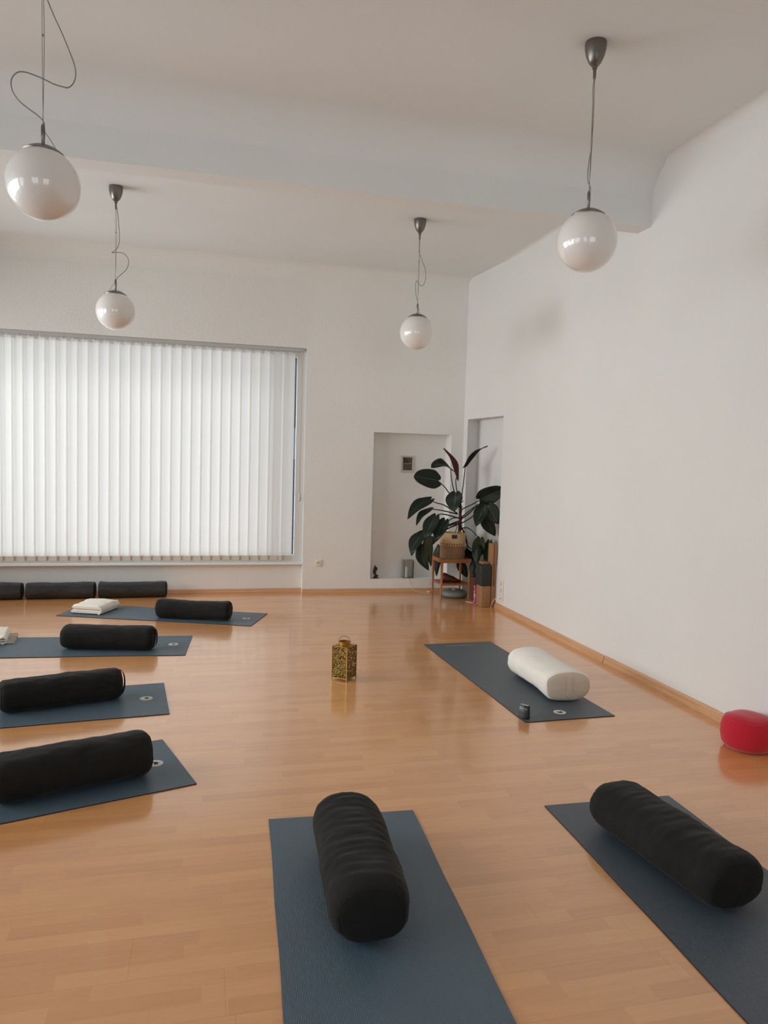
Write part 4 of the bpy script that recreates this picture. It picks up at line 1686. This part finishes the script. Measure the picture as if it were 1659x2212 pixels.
LEAVES = [
  ([2.501, 7.62, 1.312], [2.22, 7.55, 1.362], 0.2, [[2.594, 7.667, 1.247], [2.67, 7.713, 1.173]], [2.81, 7.76, 1.016], 15, 'g') ,
  ([2.707, 7.8, 1.427], [2.44, 7.65, 1.474], 0.075, [[2.718, 7.787, 1.319], [2.745, 7.773, 1.201]], [2.806, 7.76, 1.038], 62, 'g') ,
  ([2.768, 7.78, 1.347], [2.613, 7.72, 1.672], 0.056, [[2.763, 7.773, 1.284], [2.788, 7.767, 1.15]], [2.818, 7.76, 1.035], 60, 'r') ,
  ([2.86, 7.75, 1.484], [3.047, 7.55, 1.683], 0.034, [[2.851, 7.753, 1.353], [2.835, 7.757, 1.174]], [2.825, 7.76, 1.042], 66, 'k') ,
  ([2.959, 7.5, 1.126], [3.114, 7.28, 1.248], 0.19, [[2.936, 7.587, 1.084], [2.892, 7.673, 1.041]], [2.835, 7.76, 0.994], 12, 'g') ,
  ([2.98, 7.45, 1.057], [2.877, 7.42, 0.841], 0.145, [[2.917, 7.553, 1.038], [2.873, 7.657, 0.972]], [2.831, 7.76, 0.896], 20, 'g') ,
  ([3.006, 7.4, 1.068], [3.101, 7.33, 0.865], 0.169, [[2.942, 7.52, 1.07], [2.898, 7.64, 0.973]], [2.828, 7.76, 0.877], 20, 'g') ,
  ([2.993, 7.46, 0.944], [3.104, 7.42, 0.726], 0.138, [[2.946, 7.56, 0.965], [2.9, 7.66, 0.901]], [2.837, 7.76, 0.836], 25, 'g') ,
  ([2.67, 7.5, 1.183], [2.629, 7.45, 0.994], 0.176, [[2.715, 7.587, 1.187], [2.768, 7.673, 1.117]], [2.818, 7.76, 1.024], 30, 'g') ,
  ([2.399, 7.55, 1.104], [2.133, 7.48, 0.914], 0.120, [[2.5, 7.62, 1.069], [2.609, 7.69, 1.042]], [2.785, 7.76, 0.952], 25, 'g') ,
  ([2.429, 7.6, 1.004], [2.231, 7.5, 0.849], 0.070, [[2.514, 7.653, 0.994], [2.625, 7.707, 0.976]], [2.789, 7.76, 0.942], 50, 'g') ,
  ([2.425, 7.42, 0.934], [2.305, 7.38, 0.699], 0.142, [[2.491, 7.533, 0.951], [2.606, 7.647, 0.944]], [2.795, 7.76, 0.9], 20, 'g') ,
  ([2.524, 7.4, 0.894], [2.413, 7.36, 0.681], 0.142, [[2.595, 7.52, 0.881], [2.698, 7.64, 0.905]], [2.799, 7.76, 0.9], 22, 'g') ,
  ([2.35, 7.62, 0.735], [2.21, 7.58, 0.504], 0.134, [[2.461, 7.667, 0.773], [2.606, 7.713, 0.8]], [2.798, 7.76, 0.861], 30, 'g') ,
  ([2.348, 7.6, 0.613], [2.417, 7.6, 0.328], 0.134, [[2.415, 7.653, 0.722], [2.594, 7.707, 0.785]], [2.799, 7.76, 0.845], 25, 'g') ,
  ([2.383, 7.5, 0.707], [2.416, 7.55, 0.382], 0.096, [[2.468, 7.587, 0.76], [2.615, 7.673, 0.799]], [2.804, 7.76, 0.845], 45, 'o') ,
  ([2.496, 7.7, 0.686], [2.472, 7.7, 0.596], 0.094, [[2.545, 7.72, 0.736], [2.66, 7.74, 0.777]], [2.805, 7.76, 0.824], 40, 'g') ,
  ([2.668, 7.99, 0.535], [2.632, 8.0, 0.211], 0.103, [[2.667, 7.913, 0.653], [2.694, 7.837, 0.758]], [2.805, 7.76, 0.835], 40, 'g') ,
  ([2.977, 7.52, 0.685], [2.937, 7.5, 0.459], 0.14, [[2.921, 7.6, 0.761], [2.883, 7.68, 0.795]], [2.846, 7.76, 0.782], 15, 'o') ,
  ([2.927, 7.99, 0.381], [3.014, 8.0, 0.179], 0.11, [[2.981, 7.913, 0.522], [2.923, 7.837, 0.694]], [2.84, 7.76, 0.798], 30, 'g') ,
  ([2.959, 7.9, 0.519], [3.033, 7.9, 0.371], 0.119, [[2.938, 7.853, 0.595], [2.9, 7.807, 0.708]], [2.84, 7.76, 0.792], 30, 'g') ,
  ([2.992, 7.72, 0.546], [2.987, 7.72, 0.257], 0.064, [[2.923, 7.733, 0.577], [2.89, 7.747, 0.682]], [2.84, 7.76, 0.803], 50, 'g') ,
]
PROFILE = [(0.0, 0.62), (0.05, 0.78), (0.12, 0.90), (0.22, 0.98), (0.34, 1.0), (0.46, 0.97), (0.58, 0.88), (0.70, 0.73), (0.80, 0.54), (0.88, 0.35), (0.94, 0.18), (0.98, 0.06), (1.0, 0.004)]
ROUND = [(0.0, 0.66), (0.05, 0.82), (0.12, 0.93), (0.22, 1.0), (0.34, 1.0), (0.46, 0.98), (0.58, 0.93), (0.70, 0.84), (0.80, 0.72), (0.88, 0.57), (0.94, 0.40), (0.98, 0.22), (1.0, 0.03)]


def leaf(parent, base, tip, width, tilt, mat, fold=0.25, bend=0.12, label=None, mids=None, root=None, origin=P0, pr_=0.0052, profile=None, arch=0.0):
    base, tip = Vector(base) - origin, Vector(tip) - origin
    ax = tip - base
    L_ = ax.length
    ax.normalize()
    view = (origin + base - Vector((0, 0, CAM_H))).normalized()     # towards the leaf from the middle of the room
    side = ax.cross(view).normalized()
    nrm = side.cross(ax).normalized()
    if nrm.dot(view) > 0:
        nrm = -nrm
    side0 = side.copy()
    rot = Matrix.Rotation(R(tilt), 3, ax)
    side = rot @ side
    nrm = rot @ nrm
    ns = 12
    wtrue = width / max(0.35, math.cos(R(tilt)))
    bm = bmesh.new()
    uvl = bm.loops.layers.uv.new('UVMap')
    rows = []
    uv = {}
    lob = 0.13
    for (tt, k) in (profile or PROFILE):
        row = []
        for j in range(-ns // 2, ns // 2 + 1):
            s_ = j / (ns / 2)
            hwid = wtrue / 2 * k
            back = lob * L_ * math.sin(PI * abs(s_)) ** 0.6 * (1 - tt) ** 4
            pos = base + ax * (tt * L_ - back) + side0 * (arch * L_ * math.sin(PI * tt) + 0) + side * (s_ * hwid) + nrm * (fold * abs(s_) * hwid - bend * L_ * (tt ** 2) * 0.6 + 0.02 * L_ * math.sin(tt * 9 + s_ * 2))
            v_ = bm.verts.new(pos)
            uv[v_] = (0.5 + s_ * 0.5, tt - back / L_)
            row.append(v_)
        rows.append(row)
    for a_, b_ in zip(rows, rows[1:]):
        for j in range(ns):
            f = bm.faces.new((a_[j], a_[j + 1], b_[j + 1], b_[j]))
            for lp in f.loops:
                lp[uvl].uv = uv[lp.vert]
    bmesh.ops.solidify(bm, geom=list(bm.faces), thickness=0.0012)
    o = obj('leaf', fix(bm), mat, parent, smooth=True)
    if label:
        o['label'] = label
    if root is not None:
        bm = bmesh.new()
        pts = [base + nrm * 0.0] + [Vector(q) - origin for q in mids] + [Vector(root) - origin]
        tube(bm, pts, lambda q: pr_ * (0.9 + 0.5 * q), 8, 6)
        obj('petiole', bm, M['petiole'], o, smooth=True)
    return o


MM = {'g': M['leaf_g'], 'o': M['leaf_o'], 'k': M['leaf_k'], 'r': M['leaf_r']}
LB = {'r': 'rolled red new leaf', 'k': 'narrow blackish curled leaf', 'o': 'olive-backed hanging leaf'}
ARCH = {1: -0.16, 2: -0.05, 3: 0.17, 9: -0.11, 10: -0.09, 11: -0.06, 12: -0.05, 13: -0.09, 14: -0.10}
for i_, (b_, tp, w_, mids, root, tilt, mk) in enumerate(LEAVES):
    leaf(t, b_, tp, w_, tilt, MM[mk], mids=mids, root=root, label=LB.get(mk), fold=0.5 if mk in 'rk' else 0.22,
         profile=ROUND if i_ in (0, 1, 4) else None, arch=ARCH.get(i_, 0.0))

# second plant, mostly hidden behind the blocks
t2 = thing('potted_plant', 'low plant with a bright green leaf half hidden behind the cork blocks', 'plant', (2.985, 7.60, 0))
bm = bmesh.new()
lathe(bm, [(0, 0), (0.055, 0), (0.062, 0.01), (0.070, 0.235), (0.074, 0.24), (0.074, 0.262), (0.066, 0.262), (0.064, 0.235), (0.0, 0.230)], 36, cap=False)
obj('pot', bm, M['planter'], t2, smooth='auto')
O2 = Vector((2.985, 7.60, 0))
leaf(t2, (3.080, 7.50, 0.655), (3.040, 7.47, 0.40), 0.105, 25, M['leaf_b'], mids=[(3.06, 7.54, 0.55), (3.02, 7.57, 0.38)], root=(2.99, 7.60, 0.23), origin=O2, pr_=0.003, label='bright green leaf')
leaf(t2, (2.955, 7.52, 0.60), (2.93, 7.48, 0.40), 0.10, 40, M['leaf_g'], mids=[(2.96, 7.56, 0.45)], root=(2.98, 7.60, 0.23), origin=O2, pr_=0.003)
leaf(t2, (2.94, 7.60, 0.42), (2.915, 7.56, 0.26), 0.07, 40, M['leaf_g'], mids=[(2.955, 7.60, 0.33)], root=(2.98, 7.60, 0.23), origin=O2, pr_=0.003)
